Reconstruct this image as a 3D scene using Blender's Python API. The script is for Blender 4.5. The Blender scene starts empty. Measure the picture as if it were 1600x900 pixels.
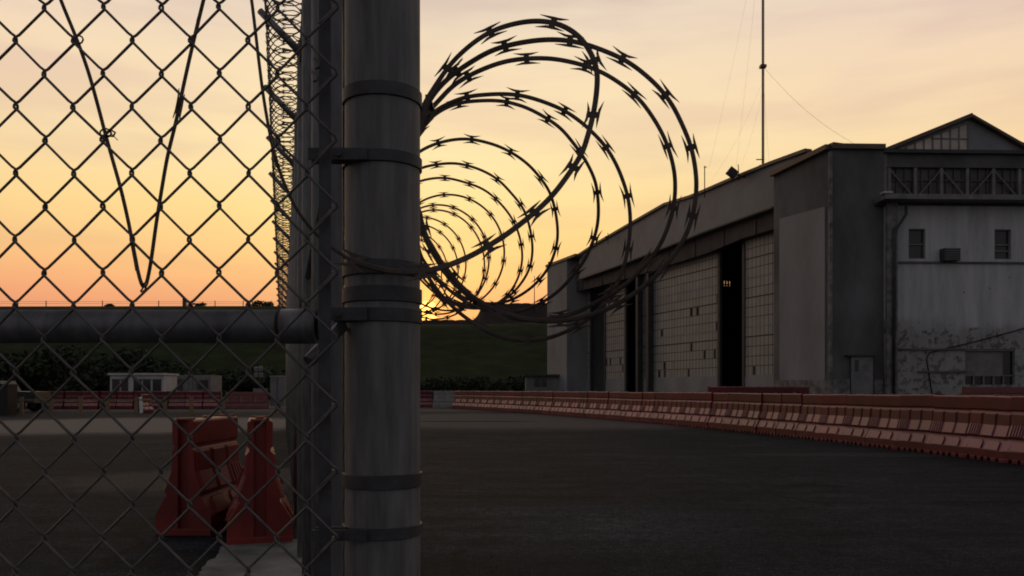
import bpy, math, random
from mathutils import Vector, Matrix
random.seed(7)
S = bpy.context.scene
C = S.collection
R = math.radians
F, CX, HY, EYE = 1300.0, 800.0, 608.0, 1.3

# ---------------------------------------------------------------- camera
cam = bpy.data.cameras.new('camera'); co = bpy.data.objects.new('camera', cam); C.objects.link(co)
cam.sensor_width = 36; cam.lens = 36*F/1600
cam.shift_y = (HY-450)/1600
cam.clip_start = 0.02; cam.clip_end = 3000
cam.dof.use_dof = False
co.location = (0, 0, EYE); co.rotation_euler = (R(90), 0, 0)
S.camera = co
S.render.engine = 'CYCLES'; S.cycles.pixel_filter_type = 'GAUSSIAN'; S.cycles.filter_width = 2.1
S.view_settings.view_transform = 'Standard'; S.view_settings.look = 'None'
S.view_settings.exposure = 0; S.view_settings.gamma = 1; S.view_settings.use_curve_mapping = False

def P(x, y, Y):
    return Vector(((x-CX)/F*Y, Y, EYE+(HY-y)/F*Y))

# ---------------------------------------------------------------- world
SUN = Vector(((668-CX)/F, 1, (HY-487)/F)).normalized()
w = bpy.data.worlds.new('World'); S.world = w; w.use_nodes = True
nt = w.node_tree; nt.nodes.clear()
def N(t, tree=None, **k):
    n = (tree or nt).nodes.new(t)
    for a, b in k.items(): setattr(n, a, b)
    return n
def L(a, b, tree=None): (tree or nt).links.new(a, b)
def M_(op, a, b=None, c=None, clamp=False):
    n = N('ShaderNodeMath', operation=op, use_clamp=clamp)
    for i, v in enumerate((a, b, c)):
        if v is None: continue
        if isinstance(v, (int, float)): n.inputs[i].default_value = v
        else: L(v, n.inputs[i])
    return n.outputs[0]
def ramp(fac, stops):
    n = N('ShaderNodeValToRGB'); e = n.color_ramp.elements
    while len(e) > 1: e.remove(e[0])
    e[0].position = stops[0][0]; e[0].color = (*stops[0][1], 1)
    for p, c in stops[1:]:
        q = e.new(p); q.color = (*c, 1)
    L(fac, n.inputs[0]); return n.outputs[0]
def mixc(fac, a, b, mode='MIX'):
    n = N('ShaderNodeMix', data_type='RGBA', blend_type=mode)
    n.clamp_result = False
    for i, v in ((0, fac), (6, a), (7, b)):
        if isinstance(v, (int, float)): n.inputs[i].default_value = v
        elif isinstance(v, tuple): n.inputs[i].default_value = (*v, 1)
        else: L(v, n.inputs[i])
    return n.outputs[2]
tc = N('ShaderNodeTexCoord'); nrm = N('ShaderNodeVectorMath', operation='NORMALIZE'); L(tc.outputs['Generated'], nrm.inputs[0])
sep = N('ShaderNodeSeparateXYZ'); L(nrm.outputs[0], sep.inputs[0])
z = sep.outputs[2]
# thin streaky cloud
mp = N('ShaderNodeMapping'); mp.inputs['Scale'].default_value = (2.2, 2.2, 13); mp.inputs['Rotation'].default_value = (R(6), R(9), 0); L(nrm.outputs[0], mp.inputs[0])
nz = N('ShaderNodeTexNoise'); nz.inputs['Scale'].default_value = 1.6; nz.inputs['Detail'].default_value = 5; nz.inputs['Roughness'].default_value = .5; L(mp.outputs[0], nz.inputs['Vector'])
zc = M_('MULTIPLY_ADD', M_('SUBTRACT', nz.outputs[0], .5), .05, z)
front = ramp(zc, [(0, (.62,.26,.15)), (.07, (.80,.34,.17)), (.10, (.90,.40,.19)), (.135, (.96,.54,.22)), (.19, (.985,.70,.29)),
                  (.27, (.97,.765,.42)), (.34, (.93,.74,.475)), (.41, (.84,.70,.52)), (.52, (.42,.39,.35)), (.75, (.20,.21,.22)), (1, (.14,.155,.18))])
back = ramp(z, [(0, (.185,.180,.168)), (.3, (.205,.205,.198)), (1, (.135,.143,.15))])
dotn = N('ShaderNodeVectorMath', operation='DOT_PRODUCT'); L(nrm.outputs[0], dotn.inputs[0]); dotn.inputs[1].default_value = SUN
az = N('ShaderNodeVectorMath', operation='DOT_PRODUCT'); L(nrm.outputs[0], az.inputs[0]); az.inputs[1].default_value = Vector((SUN.x, SUN.y, 0)).normalized()
mr = N('ShaderNodeMapRange', interpolation_type='SMOOTHSTEP'); L(az.outputs['Value'], mr.inputs[0]); mr.inputs[1].default_value = .1; mr.inputs[2].default_value = .80
sky = mixc(mr.outputs[0], back, front)
# greyer, pinker away from the sun
ang = M_('ARCCOSINE', dotn.outputs['Value'])
mr2 = N('ShaderNodeMapRange', interpolation_type='SMOOTHSTEP'); L(ang, mr2.inputs[0]); mr2.inputs[1].default_value = R(12); mr2.inputs[2].default_value = R(38); mr2.inputs[3].default_value = 0; mr2.inputs[4].default_value = 1
sky = mixc(mr2.outputs[0], sky, mixc(1.0, sky, (.97,.92,1.0), 'MULTIPLY'))
mr3 = N('ShaderNodeMapRange', interpolation_type='SMOOTHSTEP'); L(nz.outputs[0], mr3.inputs[0]); mr3.inputs[1].default_value = .40; mr3.inputs[2].default_value = .66
sky = mixc(mr3.outputs[0], sky, mixc(1.0, sky, (.905,.87,.93), 'MULTIPLY'))
glow = M_('POWER', 2.718, M_('MULTIPLY', M_('POWER', M_('DIVIDE', ang, R(7.5)), 2), -1))
sky = mixc(1.0, sky, mixc(glow, (0,0,0), (.10,.10,.0)), 'ADD')
glow2 = M_('POWER', 2.718, M_('MULTIPLY', M_('DIVIDE', ang, R(1.3)), -1))
sky = mixc(1.0, sky, mixc(glow2, (0,0,0), (1.1,.36,.0)), 'ADD')
disc = N('ShaderNodeMapRange', interpolation_type='SMOOTHSTEP'); L(ang, disc.inputs[0]); disc.inputs[1].default_value = R(.78); disc.inputs[2].default_value = R(.58); 
sky = mixc(1.0, sky, mixc(disc.outputs[0], (0,0,0), (3.2,1.6,.3)), 'ADD')
ns = N('ShaderNodeTexSky', sky_type='NISHITA', sun_disc=False, sun_elevation=math.asin(SUN.z), sun_rotation=math.atan2(SUN.x, SUN.y), dust_density=4.0, air_density=1.5)
bg1 = N('ShaderNodeBackground'); L(sky, bg1.inputs[0]); bg1.inputs[1].default_value = 1.0
bg2 = N('ShaderNodeBackground'); L(ns.outputs[0], bg2.inputs[0]); bg2.inputs[1].default_value = .004
ad = N('ShaderNodeAddShader'); L(bg1.outputs[0], ad.inputs[0]); L(bg2.outputs[0], ad.inputs[1])
ow = N('ShaderNodeOutputWorld'); L(ad.outputs[0], ow.inputs[0])
# the low, hazed sun
sl = bpy.data.lights.new('sun', 'SUN'); sl.energy = .13; sl.angle = R(1.0); sl.color = (1, .58, .30)
so = bpy.data.objects.new('sun', sl); C.objects.link(so); so.rotation_euler = SUN.to_track_quat('Z', 'Y').to_euler()

# ---------------------------------------------------------------- helpers
class MB:
    def __init__(s): s.v, s.f, s.sm = [], [], []
    def add(s, vs, fs, smooth=False):
        o = len(s.v); s.v += [tuple(p) for p in vs]
        for f in fs: s.f.append(tuple(i+o for i in f)); s.sm.append(smooth)
    def obox(s, c, ax, ay, az):          # centre and three half-axes
        c, ax, ay, az = map(Vector, (c, ax, ay, az))
        vs = [c+a*ax+b*ay+d*az for a in (-1,1) for b in (-1,1) for d in (-1,1)]
        s.add(vs, [(0,1,3,2),(4,6,7,5),(0,4,5,1),(2,3,7,6),(0,2,6,4),(1,5,7,3)])
    def box(s, x0, x1, y0, y1, z0, z1):
        s.obox(((x0+x1)/2,(y0+y1)/2,(z0+z1)/2), ((x1-x0)/2,0,0), (0,(y1-y0)/2,0), (0,0,(z1-z0)/2))
    def bar(s, a, b, wd, th, up=(0,0,1)):
        a, b = Vector(a), Vector(b); t = (b-a); l = t.length/2; t.normalize()
        sd = t.cross(Vector(up))
        if sd.length < 1e-4: sd = t.cross(Vector((1,0,0)))
        sd.normalize(); u = sd.cross(t)
        s.obox((a+b)/2, t*l, sd*wd/2, u*th/2)
    def tube(s, pts, r, n=8, caps=True, closed=False):
        pts = [Vector(p) for p in pts]; m = len(pts)
        rs = r if isinstance(r, (list, tuple)) else [r]*m
        vs = []; prev = None
        for i, p in enumerate(pts):
            if closed: t = pts[(i+1) % m]-pts[i-1]
            else: t = pts[min(i+1, m-1)]-pts[max(i-1, 0)]
            t.normalize()
            if prev is None:
                a = t.cross(Vector((0,0,1)))
                if a.length < .1: a = t.cross(Vector((0,1,0)))
            else: a = prev-t*prev.dot(t)
            a.normalize(); prev = a; b = t.cross(a)
            for k in range(n):
                q = 2*math.pi*k/n
                vs.append(p+(a*math.cos(q)+b*math.sin(q))*rs[i])
        fs = []
        for i in range(m if closed else m-1):
            j = (i+1) % m
            for k in range(n): fs.append((i*n+k, i*n+(k+1) % n, j*n+(k+1) % n, j*n+k))
        s.add(vs, fs, n > 4)
        if caps and not closed:
            o = len(s.v)-m*n
            s.f.append(tuple(o+k for k in reversed(range(n)))); s.sm.append(False)
            s.f.append(tuple(o+(m-1)*n+k for k in range(n))); s.sm.append(False)
    def prism(s, poly, d):                # planar polygon (3D points) pushed by vector d
        n = len(poly); poly = [Vector(p) for p in poly]; d = Vector(d)
        s.add(poly+[p+d for p in poly], [tuple(range(n)), tuple(reversed(range(n, 2*n)))]+[(i, i+n, (i+1) % n+n, (i+1) % n) for i in range(n)])
    def ring(s, c, r, h, th, n=40):       # flat band round a vertical post
        cx, cy, cz = c; vs = []
        for k in range(n):
            a = 2*math.pi*k/n; ca, sa = math.cos(a), math.sin(a)
            for rr, zz in ((r, cz-h/2), (r+th, cz-h/2+.001), (r+th, cz+h/2-.001), (r, cz+h/2)): vs.append((cx+ca*rr, cy+sa*rr, zz))
        fs = []
        for k in range(n):
            j = (k+1) % n
            for q in range(4): fs.append((k*4+q, j*4+q, j*4+(q+1) % 4, k*4+(q+1) % 4))
        s.add(vs, fs)
    def build(s, name, mat, parent=None, recalc=False):
        me = bpy.data.meshes.new(name); me.from_pydata(s.v, [], s.f); me.materials.append(mat)
        me.polygons.foreach_set('use_smooth', s.sm)
        if recalc:
            import bmesh
            bm = bmesh.new(); bm.from_mesh(me); bmesh.ops.recalc_face_normals(bm, faces=bm.faces); bm.to_mesh(me); bm.free()
        me.update()
        o = bpy.data.objects.new(name, me); C.objects.link(o)
        if parent:
            o.parent = parent; o.matrix_parent_inverse = Matrix.Translation(parent.location).inverted() @ Matrix() if False else Matrix.Translation(-parent.location)
        return o
def tag(o, label=None, cat=None, group=None, kind=None):
    if label: o['label'] = label
    if cat: o['category'] = cat
    if group: o['group'] = group
    if kind: o['kind'] = kind
    return o
def thing(name, label, cat, loc=(0,0,0), group=None):
    o = bpy.data.objects.new(name, None); o.location = loc; o.empty_display_size = .2; C.objects.link(o)
    return tag(o, label, cat, group)
def copy_tree(o, parent=None):
    c = o.copy(); C.objects.link(c); c.parent = parent
    for ch in list(o.children): copy_tree(ch, c)
    return c
def mat(name, col, rough=.7, metal=0, var=.25, scale=8, bump=0, col2=None, spec=.5, detail=6, vscale=(1,1,1), stops=(.35,.65)):
    m = bpy.data.materials.new(name); m.use_nodes = True; t = m.node_tree; b = t.nodes['Principled BSDF']
    b.inputs['Roughness'].default_value = rough; b.inputs['Metallic'].default_value = metal; b.inputs['Specular IOR Level'].default_value = spec
    tcn = t.nodes.new('ShaderNodeTexCoord'); mpn = t.nodes.new('ShaderNodeMapping'); mpn.inputs['Scale'].default_value = vscale
    t.links.new(tcn.outputs['Object'], mpn.inputs[0])
    n = t.nodes.new('ShaderNodeTexNoise'); n.inputs['Scale'].default_value = scale; n.inputs['Detail'].default_value = detail; n.inputs['Roughness'].default_value = .6
    t.links.new(mpn.outputs[0], n.inputs['Vector'])
    r = t.nodes.new('ShaderNodeValToRGB'); e = r.color_ramp.elements
    e[0].position, e[1].position = stops
    c2 = col2 or tuple(c*(1-var) for c in col)
    e[0].color = (*c2, 1); e[1].color = (*(col if col2 else tuple(c*(1+var*.5) for c in col)), 1)
    t.links.new(n.outputs[0], r.inputs[0]); t.links.new(r.outputs[0], b.inputs['Base Color'])
    rr = t.nodes.new('ShaderNodeMapRange'); rr.inputs[3].default_value = max(0, rough-.1); rr.inputs[4].default_value = min(1, rough+.12)
    t.links.new(n.outputs[0], rr.inputs[0]); t.links.new(rr.outputs[0], b.inputs['Roughness'])
    if bump:
        bp = t.nodes.new('ShaderNodeBump'); bp.inputs['Strength'].default_value = bump; bp.inputs['Distance'].default_value = .02
        t.links.new(n.outputs[0], bp.inputs['Height']); t.links.new(bp.outputs[0], b.inputs['Normal'])
    return m
def cat_rom(pts, step):
    out = []
    n = len(pts)
    for i in range(n-1):
        p0, p1, p2, p3 = pts[max(i-1,0)], pts[i], pts[i+1], pts[min(i+2,n-1)]
        k = max(1, int((p2-p1).length/step))
        for j in range(k):
            t = j/k
            out.append(.5*((2*p1)+(p2-p0)*t+(2*p0-5*p1+4*p2-p3)*t*t+(3*p1-p0-3*p2+p3)*t*t*t))
    out.append(pts[-1]); return out
def smooth(pts, it=2):
    for _ in range(it):
        pts = [pts[0]]+[(pts[i-1]+pts[i]*2+pts[i+1])/4 for i in range(1, len(pts)-1)]+[pts[-1]]
    return pts

# ---------------------------------------------------------------- materials
galv = mat('galvanised steel', (.22,.22,.225), .5, .55, .35, 14, .05, vscale=(3,3,.5))
galv_post = mat('weathered galvanised post', (.21,.21,.205), .66, .2, .33, 14, .04, vscale=(5,5,.6))
band_m = mat('dull clamp steel', (.09,.09,.095), .6, .4, .3, 30, .1)
wire_m = mat('chain link wire', (.16,.148,.138), .6, .4, .3, 60)
razor_m = mat('razor tape steel', (.12,.095,.08), .55, .5, .35, 40)
red = mat('faded red plastic', (.135,.011,.020), .46, 0, .45, 1.7, .05, spec=.5)
red2 = mat('pale faded red plastic', (.22,.075,.07), .5, 0, .3, 2)
# pale pink sky highlight painted into the colour of faces that look up
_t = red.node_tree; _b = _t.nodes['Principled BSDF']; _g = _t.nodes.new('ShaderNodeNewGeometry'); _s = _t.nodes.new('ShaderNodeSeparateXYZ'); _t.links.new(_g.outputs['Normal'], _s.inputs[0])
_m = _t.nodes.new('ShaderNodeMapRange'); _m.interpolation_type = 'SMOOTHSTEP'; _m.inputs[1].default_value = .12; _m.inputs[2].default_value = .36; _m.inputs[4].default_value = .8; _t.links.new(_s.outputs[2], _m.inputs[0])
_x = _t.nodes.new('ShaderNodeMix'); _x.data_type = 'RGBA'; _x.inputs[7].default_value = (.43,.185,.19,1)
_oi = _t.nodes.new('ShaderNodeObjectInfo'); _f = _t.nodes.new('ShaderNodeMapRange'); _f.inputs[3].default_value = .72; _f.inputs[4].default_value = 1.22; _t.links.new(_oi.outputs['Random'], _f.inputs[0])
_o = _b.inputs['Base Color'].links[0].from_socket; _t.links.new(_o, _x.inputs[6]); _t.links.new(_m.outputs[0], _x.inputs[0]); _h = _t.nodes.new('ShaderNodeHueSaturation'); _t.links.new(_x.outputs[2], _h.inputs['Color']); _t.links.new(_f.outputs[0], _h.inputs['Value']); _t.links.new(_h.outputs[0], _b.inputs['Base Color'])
greyplast = mat('grey concrete barrier', (.28,.28,.27), .8, 0, .25, 4)
conc = mat('old concrete', (.22,.215,.205), .85, 0, .55, 2.2, .15)
conc_d = mat('dirty dark concrete', (.145,.147,.145), .85, 0, .4, .45, .1, vscale=(1,1,.5))
panel_l = mat('pale metal cladding', (.27,.275,.28), .7, 0, .22, .5, .05, vscale=(1,1,.35))
fascia_m = mat('grey painted fascia', (.24,.25,.255), .6, 0, .25, .4, .05)
beam_m = mat('dark door beam', (.085,.075,.068), .8, 0, .4, .7)
coping_m = mat('brown coping metal', (.13,.09,.065), .5, .2, .3, 1)
steel_d = mat('dark painted steel', (.06,.062,.066), .6, .2, .3, 2)
frame_m = mat('grey window frame paint', (.22,.215,.205), .7, 0, .3, 2)
glass_d = mat('dark window glass', (.02,.021,.024), .15, 0, .3, 1, spec=.6)
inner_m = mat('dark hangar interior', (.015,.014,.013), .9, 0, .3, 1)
black_m = mat('black painted metal', (.02,.02,.022), .45, .2, .3, 5)
white_m = mat('white painted panel', (.55,.55,.55), .6, 0, .15, 1.5)
grey_p = mat('grey painted panel', (.22,.22,.22), .7, 0, .25, 1.5)
tan_m = mat('tan weathered post', (.25,.19,.10), .8, 0, .3, 6)
leaf_m = mat('dark foliage', (.035,.05,.018), .8, 0, .5, 1.2)
bark_m = mat('bark', (.07,.055,.04), .9, 0, .4, 6)
rub = mat('tyre rubber', (.02,.02,.02), .8)

def pane_mat(name, base, dark):
    m = bpy.data.materials.new(name); m.use_nodes = True; t = m.node_tree; b = t.nodes['Principled BSDF']
    b.inputs['Roughness'].default_value = .6
    a = t.nodes.new('ShaderNodeAttribute'); a.attribute_name = 'tone'
    n = t.nodes.new('ShaderNodeTexNoise'); n.inputs['Scale'].default_value = .8; n.inputs['Detail'].default_value = 6
    tcn = t.nodes.new('ShaderNodeTexCoord'); t.links.new(tcn.outputs['Object'], n.inputs['Vector'])
    mx = t.nodes.new('ShaderNodeMix'); mx.data_type = 'RGBA'; mx.inputs[6].default_value = (*dark, 1); mx.inputs[7].default_value = (*base, 1)
    ad_ = t.nodes.new('ShaderNodeMath'); ad_.operation = 'MULTIPLY_ADD'; ad_.inputs[1].default_value = .5
    t.links.new(n.outputs[0], ad_.inputs[0]); t.links.new(a.outputs['Fac'], ad_.inputs[2])
    t.links.new(ad_.outputs[0], mx.inputs[0]); t.links.new(mx.outputs[2], b.inputs['Base Color'])
    return m
pane_m = pane_mat('whitewashed door panes', (.46,.44,.39), (.17,.16,.14))

# ground: asphalt with dusty and dark patches of their own shape
gm = bpy.data.materials.new('worn asphalt'); gm.use_nodes = True; nt = gm.node_tree; gb = nt.nodes['Principled BSDF']
gt = N('ShaderNodeTexCoord'); g_ = gt.outputs['Object']
def gnoise(sc, det=6, vs=None):
    n = N('ShaderNodeTexNoise'); n.inputs['Scale'].default_value = sc; n.inputs['Detail'].default_value = det; n.inputs['Roughness'].default_value = .62
    if vs:
        mm = N('ShaderNodeMapping'); mm.inputs['Scale'].default_value = vs; L(g_, mm.inputs[0]); L(mm.outputs[0], n.inputs['Vector'])
    else: L(g_, n.inputs['Vector'])
    return n.outputs[0]
gs = N('ShaderNodeSeparateXYZ'); L(g_, gs.inputs[0])
n1, n2, n3 = gnoise(.35), gnoise(2.5), gnoise(45, 3)
def patch(cx, cy, a, b, jag=.5, soft=.25):
    dx = M_('DIVIDE', M_('SUBTRACT', gs.outputs[0], cx), a); dy = M_('DIVIDE', M_('SUBTRACT', gs.outputs[1], cy), b)
    d = M_('SQRT', M_('ADD', M_('MULTIPLY', dx, dx), M_('MULTIPLY', dy, dy)))
    d = M_('ADD', d, M_('MULTIPLY', M_('SUBTRACT', n2, .5), jag)); d = M_('ADD', d, M_('MULTIPLY', M_('SUBTRACT', n1, .5), jag))
    q = N('ShaderNodeMapRange', interpolation_type='SMOOTHSTEP'); L(d, q.inputs[0]); q.inputs[1].default_value = 1+soft; q.inputs[2].default_value = 1-soft
    return q.outputs[0]
n4, n5 = gnoise(11, 4), gnoise(140, 2)
gc = ramp(n1, [(.3, (.0070,.0100,.0145)), (.5, (.0130,.0172,.0230)), (.7, (.023,.0285,.036))])
gc = mixc(.9, gc, mixc(1.0, gc, ramp(n2, [(.3, (.5,.5,.5)), (.5, (1,1,1)), (.72, (1.6,1.55,1.5))]), 'MULTIPLY'))
gc = mixc(1.0, gc, ramp(n4, [(.35, (.6,.6,.6)), (.5, (1,1,1)), (.68, (1.7,1.65,1.6))]), 'MULTIPLY')
gc = mixc(1.0, gc, ramp(n3, [(.35, (.45,.45,.45)), (.58, (1.2,1.2,1.2)), (.68, (4.2,4.1,4.0))]), 'MULTIPLY')
gc = mixc(1.0, gc, ramp(n5, [(.4, (.7,.7,.7)), (.60, (1.15,1.15,1.15)), (.68, (2.6,2.5,2.4))]), 'MULTIPLY')
# fine tyre-drag streaks and crack lines
st = gnoise(.9, 5, (.35, 2.6, 1))
gc = mixc(1.0, gc, ramp(st, [(.36, (.68,.68,.68)), (.5, (1,1,1)), (.66, (1.35,1.33,1.3))]), 'MULTIPLY')
vo = N('ShaderNodeTexVoronoi', feature='DISTANCE_TO_EDGE'); vo.inputs['Scale'].default_value = .28
wv = N('ShaderNodeVectorMath', operation='ADD'); L(g_, wv.inputs[0]); nv = N('ShaderNodeTexNoise'); nv.inputs['Scale'].default_value = 1.1; nv.inputs['Detail'].default_value = 5; L(g_, nv.inputs['Vector']); L(nv.outputs['Color'], wv.inputs[1]); L(wv.outputs[0], vo.inputs['Vector'])
ck = N('ShaderNodeMapRange'); L(vo.outputs['Distance'], ck.inputs[0]); ck.inputs[1].default_value = .012; ck.inputs[2].default_value = .004
gc = mixc(M_('MULTIPLY', ck.outputs[0], M_('GREATER_THAN', n1, .5)), gc, (.010,.010,.010))
gc = mixc(M_('MULTIPLY', patch(1.0, 36, 10, 9), .8), gc, mixc(n4, (.07,.064,.062), (.18,.16,.15)))
gc = mixc(patch(-14, 31, 8, 7), gc, (.20,.18,.16))
gc = mixc(patch(-1, 60, 60, 12, .3), gc, (.115,.10,.09))
gc = mixc(patch(-1.6, 33.5, 2.6, .55, .6, .1), gc, (.02,.018,.018))
gc = mixc(patch(-4.2, 12, 2.2, 1.6, 1.0), gc, (.075,.068,.06))
gc = mixc(M_('MULTIPLY', patch(.2, 8.0, 2.0, 1.3, 1.6), .8), gc, mixc(1.0, gc, (2.0,1.9,1.85), 'MULTIPLY'))
gc = mixc(patch(4.0, 11.2, .55, .16, .8, .2), gc, (.006,.007,.008))
gc = mixc(patch(5.6, 9.6, .7, .12, .8, .2), gc, (.006,.007,.008))
gc = mixc(patch(-.2, 10.0, 1.4, .12, .9, .3), gc, (.008,.009,.010))
gc = mixc(M_('MULTIPLY', patch(7.2, 16.5, 2.6, .5, .9), .6), gc, (.05,.05,.052))
L(gc, gb.inputs['Base Color']); gb.inputs['Roughness'].default_value = .92; gb.inputs['Specular IOR Level'].default_value = .12
bp = N('ShaderNodeBump'); bp.inputs['Strength'].default_value = .5; bp.inputs['Distance'].default_value = .02; L(n3, bp.inputs['Height']); L(bp.outputs[0], gb.inputs['Normal'])
nt = w.node_tree
grass_m = mat('levee grass', (.030,.048,.013), .95, 0, .5, .22, .5, spec=.05, col2=(.010,.016,.007), vscale=(1,1,2.5))
dirt_m = mat('bare brown ridge', (.045,.030,.024), .95, 0, .4, .1)

# ---------------------------------------------------------------- ground and levee
mb = MB(); mb.add([(-900,-60,0),(900,-60,0),(900,900,0),(-900,900,0)], [(0,1,2,3)]); tag(mb.build('ground', gm), kind='structure')
edge = []; yy = 7.12
while yy > 5.2: edge.append((-2.40+(7.12-yy)*.155+.018*math.sin(yy*9)+random.uniform(-.014,.014), yy, 0)); yy -= .06
far_e = []; xx = -1.62
while xx > -2.36: far_e.append((xx, 7.16+.015*math.sin(xx*17)+random.uniform(-.01,.01), 0)); xx -= .06
mb = MB(); mb.prism([(-1.42,5.2,0),(-1.50,6.6,0)]+far_e+edge+[(-2.09,5.2,0)], (0,0,.012)); tag(mb.build('concrete_pavement', conc), kind='structure')
stone_m = mat('loose stone chips', (.05,.05,.052), .9, 0, .6, 3)
mb = MB()
for _ in range(6500):
    Y = 3.2+24*random.random()**1.7; X_ = random.uniform(-.68, .66)*Y
    c_ = math.sin(X_*1.3+Y*.7)+math.sin(X_*.6-Y*1.1+2)
    if c_ < random.uniform(-1.4, 1.2): continue
    q_ = random.uniform(.004,.012)*(1+Y*.035); a = random.uniform(0, 6.28); vs = []
    for k in range(5):
        b = a+k*1.2566; l = q_*random.uniform(.7,1.2); vs.append((X_+math.cos(b)*l, Y+math.sin(b)*l, 0))
    vs.append((X_, Y, q_*random.uniform(.5,.9))); mb.add(vs, [(k, (k+1) % 5, 5) for k in range(5)])
tag(mb.build('gravel', stone_m), kind='stuff')
def crest(px):
    # height of the ridge line in picture rows, sampled along the horizon
    pts = [(-2500,470),(-200,479),(430,478),(560,484),(630,506),(740,507),(860,503),(1400,500),(3000,500)]
    for (a, ya), (b, yb) in zip(pts, pts[1:]):
        if a <= px <= b:
            t = (px-a)/(b-a); return ya+(yb-ya)*t
    return 490
mb = MB(); cols = 260; rows = 10; vs = []
for i in range(cols+1):
    px = -2400+i*(5200/cols)
    X180 = (px-CX)/F*180; cz = EYE+(HY-crest(px))/F*180
    for j in range(rows+1):
        t = j/rows; Y = 118+62*t
        prof = min(1, t*1.02)**1.15
        h = cz*prof+(random.uniform(-.12,.12) if 0 < j < rows else 0)
        if j == 0: h = -.2
        vs.append((X180, Y, h))
    vs.append((X180, 192, cz)); vs.append((X180, 300, -2))
q = rows+3; fs = []
for i in range(cols):
    for j in range(q-1): fs.append((i*q+j, (i+1)*q+j, (i+1)*q+j+1, i*q+j+1))
mb.add(vs, fs, True); tag(mb.build('levee_hill', grass_m), kind='structure')
mb = MB(); vs = []; n = 90
for i in range(n+1):
    X = -31+i*.9; t = i/n
    px_ = CX+F*X/205; q_ = min(1, max(0, (px_-738)/22)); q_ = q_*q_*(3-2*q_)
    zt = EYE+(HY-(500-26*q_+random.uniform(-.8,.8)))/F*205
    vs += [(X, 196, 0), (X, 205, zt), (X, 240, 0)]
fs = []
for i in range(n):
    for j in range(2): fs.append((i*3+j, (i+1)*3+j, (i+1)*3+j+1, i*3+j+1))
mb.add(vs, fs, True); tag(mb.build('distant_hill', dirt_m), kind='structure')

# fence on the levee crest
f = thing('levee_fence', 'thin wire fence with slim posts along the grassy levee crest', 'fence', (-70,183,19))
mb = MB()
for k in range(60):
    px = -60+k*22.0*2
    if px > 620: break
    X = (px-CX)/F*183; zc = EYE+(HY-479)/F*183
    mb = MB(); mb.box(X-.06, X+.06, 182.9, 183.1, zc-.8, zc+1.3); mb.build('post', steel_d, f)
mb = MB()
for dz in (1.15, .72): mb.bar(((-140-CX)/F*183, 183, EYE+(HY-479)/F*183+dz), ((540-CX)/F*183, 183, EYE+(HY-480)/F*183+dz), .05, .05)
mb.build('wire', steel_d, f)
mb = MB(); p = P(288, 480, 182); mb.tube([p-Vector((0,0,1)), p+Vector((0,0,1.9))], .42, 8); tag(mb.build('utility_box', steel_d), 'short thick dark post rising from the levee crest', 'post')
mb = MB(); p = P(835, 474, 190); mb.tube([p-Vector((0,0,2)), p+Vector((0,0,6.3))], [.12,.07], 6); tag(mb.build('antenna_pole', steel_d), 'thin pole on the dark ridge left of the hangar end pier', 'pole')

# ---------------------------------------------------------------- trees
def foliage(name, rx, ry, rz, n, leaf, m=leaf_m, clumps=16):
    mb = MB(); cl = []
    for _ in range(clumps):
        a = random.uniform(0, 6.28); rr = random.uniform(.25,.85); h = random.uniform(-.7,.8)
        cl.append((Vector((math.cos(a)*rx*rr, math.sin(a)*ry*rr, rz*h)), random.uniform(.28,.5)))
    for _ in range(n):
        c, s_ = random.choice(cl)
        d = Vector((random.gauss(0,1), random.gauss(0,1), random.gauss(0,1))); d.normalize(); d *= random.uniform(.4,1)**.5
        p = c+Vector((d.x*rx*s_, d.y*ry*s_, d.z*rz*s_))
        u = Vector((random.gauss(0,1), random.gauss(0,1), random.gauss(0,1))).normalized(); v = u.orthogonal().normalized()
        l = leaf*random.uniform(.6,1.3)
        mb.add([p-u*l, p+v*l*.5, p+u*l, p-v*l*.5], [(0,1,2,3)])
    return mb
def tree(loc, rx, rz, trunk, label, group, n=1500, leaf=.35, name='broadleaf_tree', cat='tree'):
    o = thing(name, label, cat, loc, group); x, y, z0 = loc
    mb = foliage('crown', rx, rx, rz, n, leaf)
    mb.v = [(a+x, b+y, c+z0+trunk+rz*.75) for a, b, c in mb.v]; mb.build('crown', leaf_m, o)
    mb = MB(); mb.tube([(x,y,z0-.3),(x+.1,y,z0+trunk),(x-.1,y+.1,z0+trunk+rz)], [.28,.2,.06], 8)
    for k in range(4):
        a = k*1.6+random.random(); mb.tube([(x,y,z0+trunk*.9),(x+math.cos(a)*rx*.5, y+math.sin(a)*rx*.5, z0+trunk+rz*.8)], [.12,.04], 6)
    mb.build('trunk', bark_m, o)
    return o
tg = 'dark trees at the foot of the levee'
for px, Y, top, rx in ((-90,98,545,7),(-20,92,560,5),(35,95,552,5),(85,100,556,5),(130,98,548,4.6),(185,104,541,5.6),(235,108,566,4.5),(290,108,577,5),(345,110,580,5),(395,108,576,5)):
    zt = EYE+(HY-top)/F*Y; rz = zt*.5
    tree(((px-CX)/F*Y, Y, 0), rx, rz, zt*.12, 'dark dense broadleaf tree at the levee foot beyond the red barriers', tg, 2600, .42)
hg = 'clipped dark shrubs at the levee foot right of the post'
for k in range(12):
    px = 450+k*35; Y = 108+random.uniform(-2,2); zt = EYE+(HY-random.uniform(584,590))/F*Y
    tree(((px-CX)/F*Y, Y, 0), 2.6, zt*.5, .1, 'dark shrub in the hedge along the levee foot behind the barrier row', hg, 1400, .3, 'hedge_shrub', 'shrub')
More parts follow.
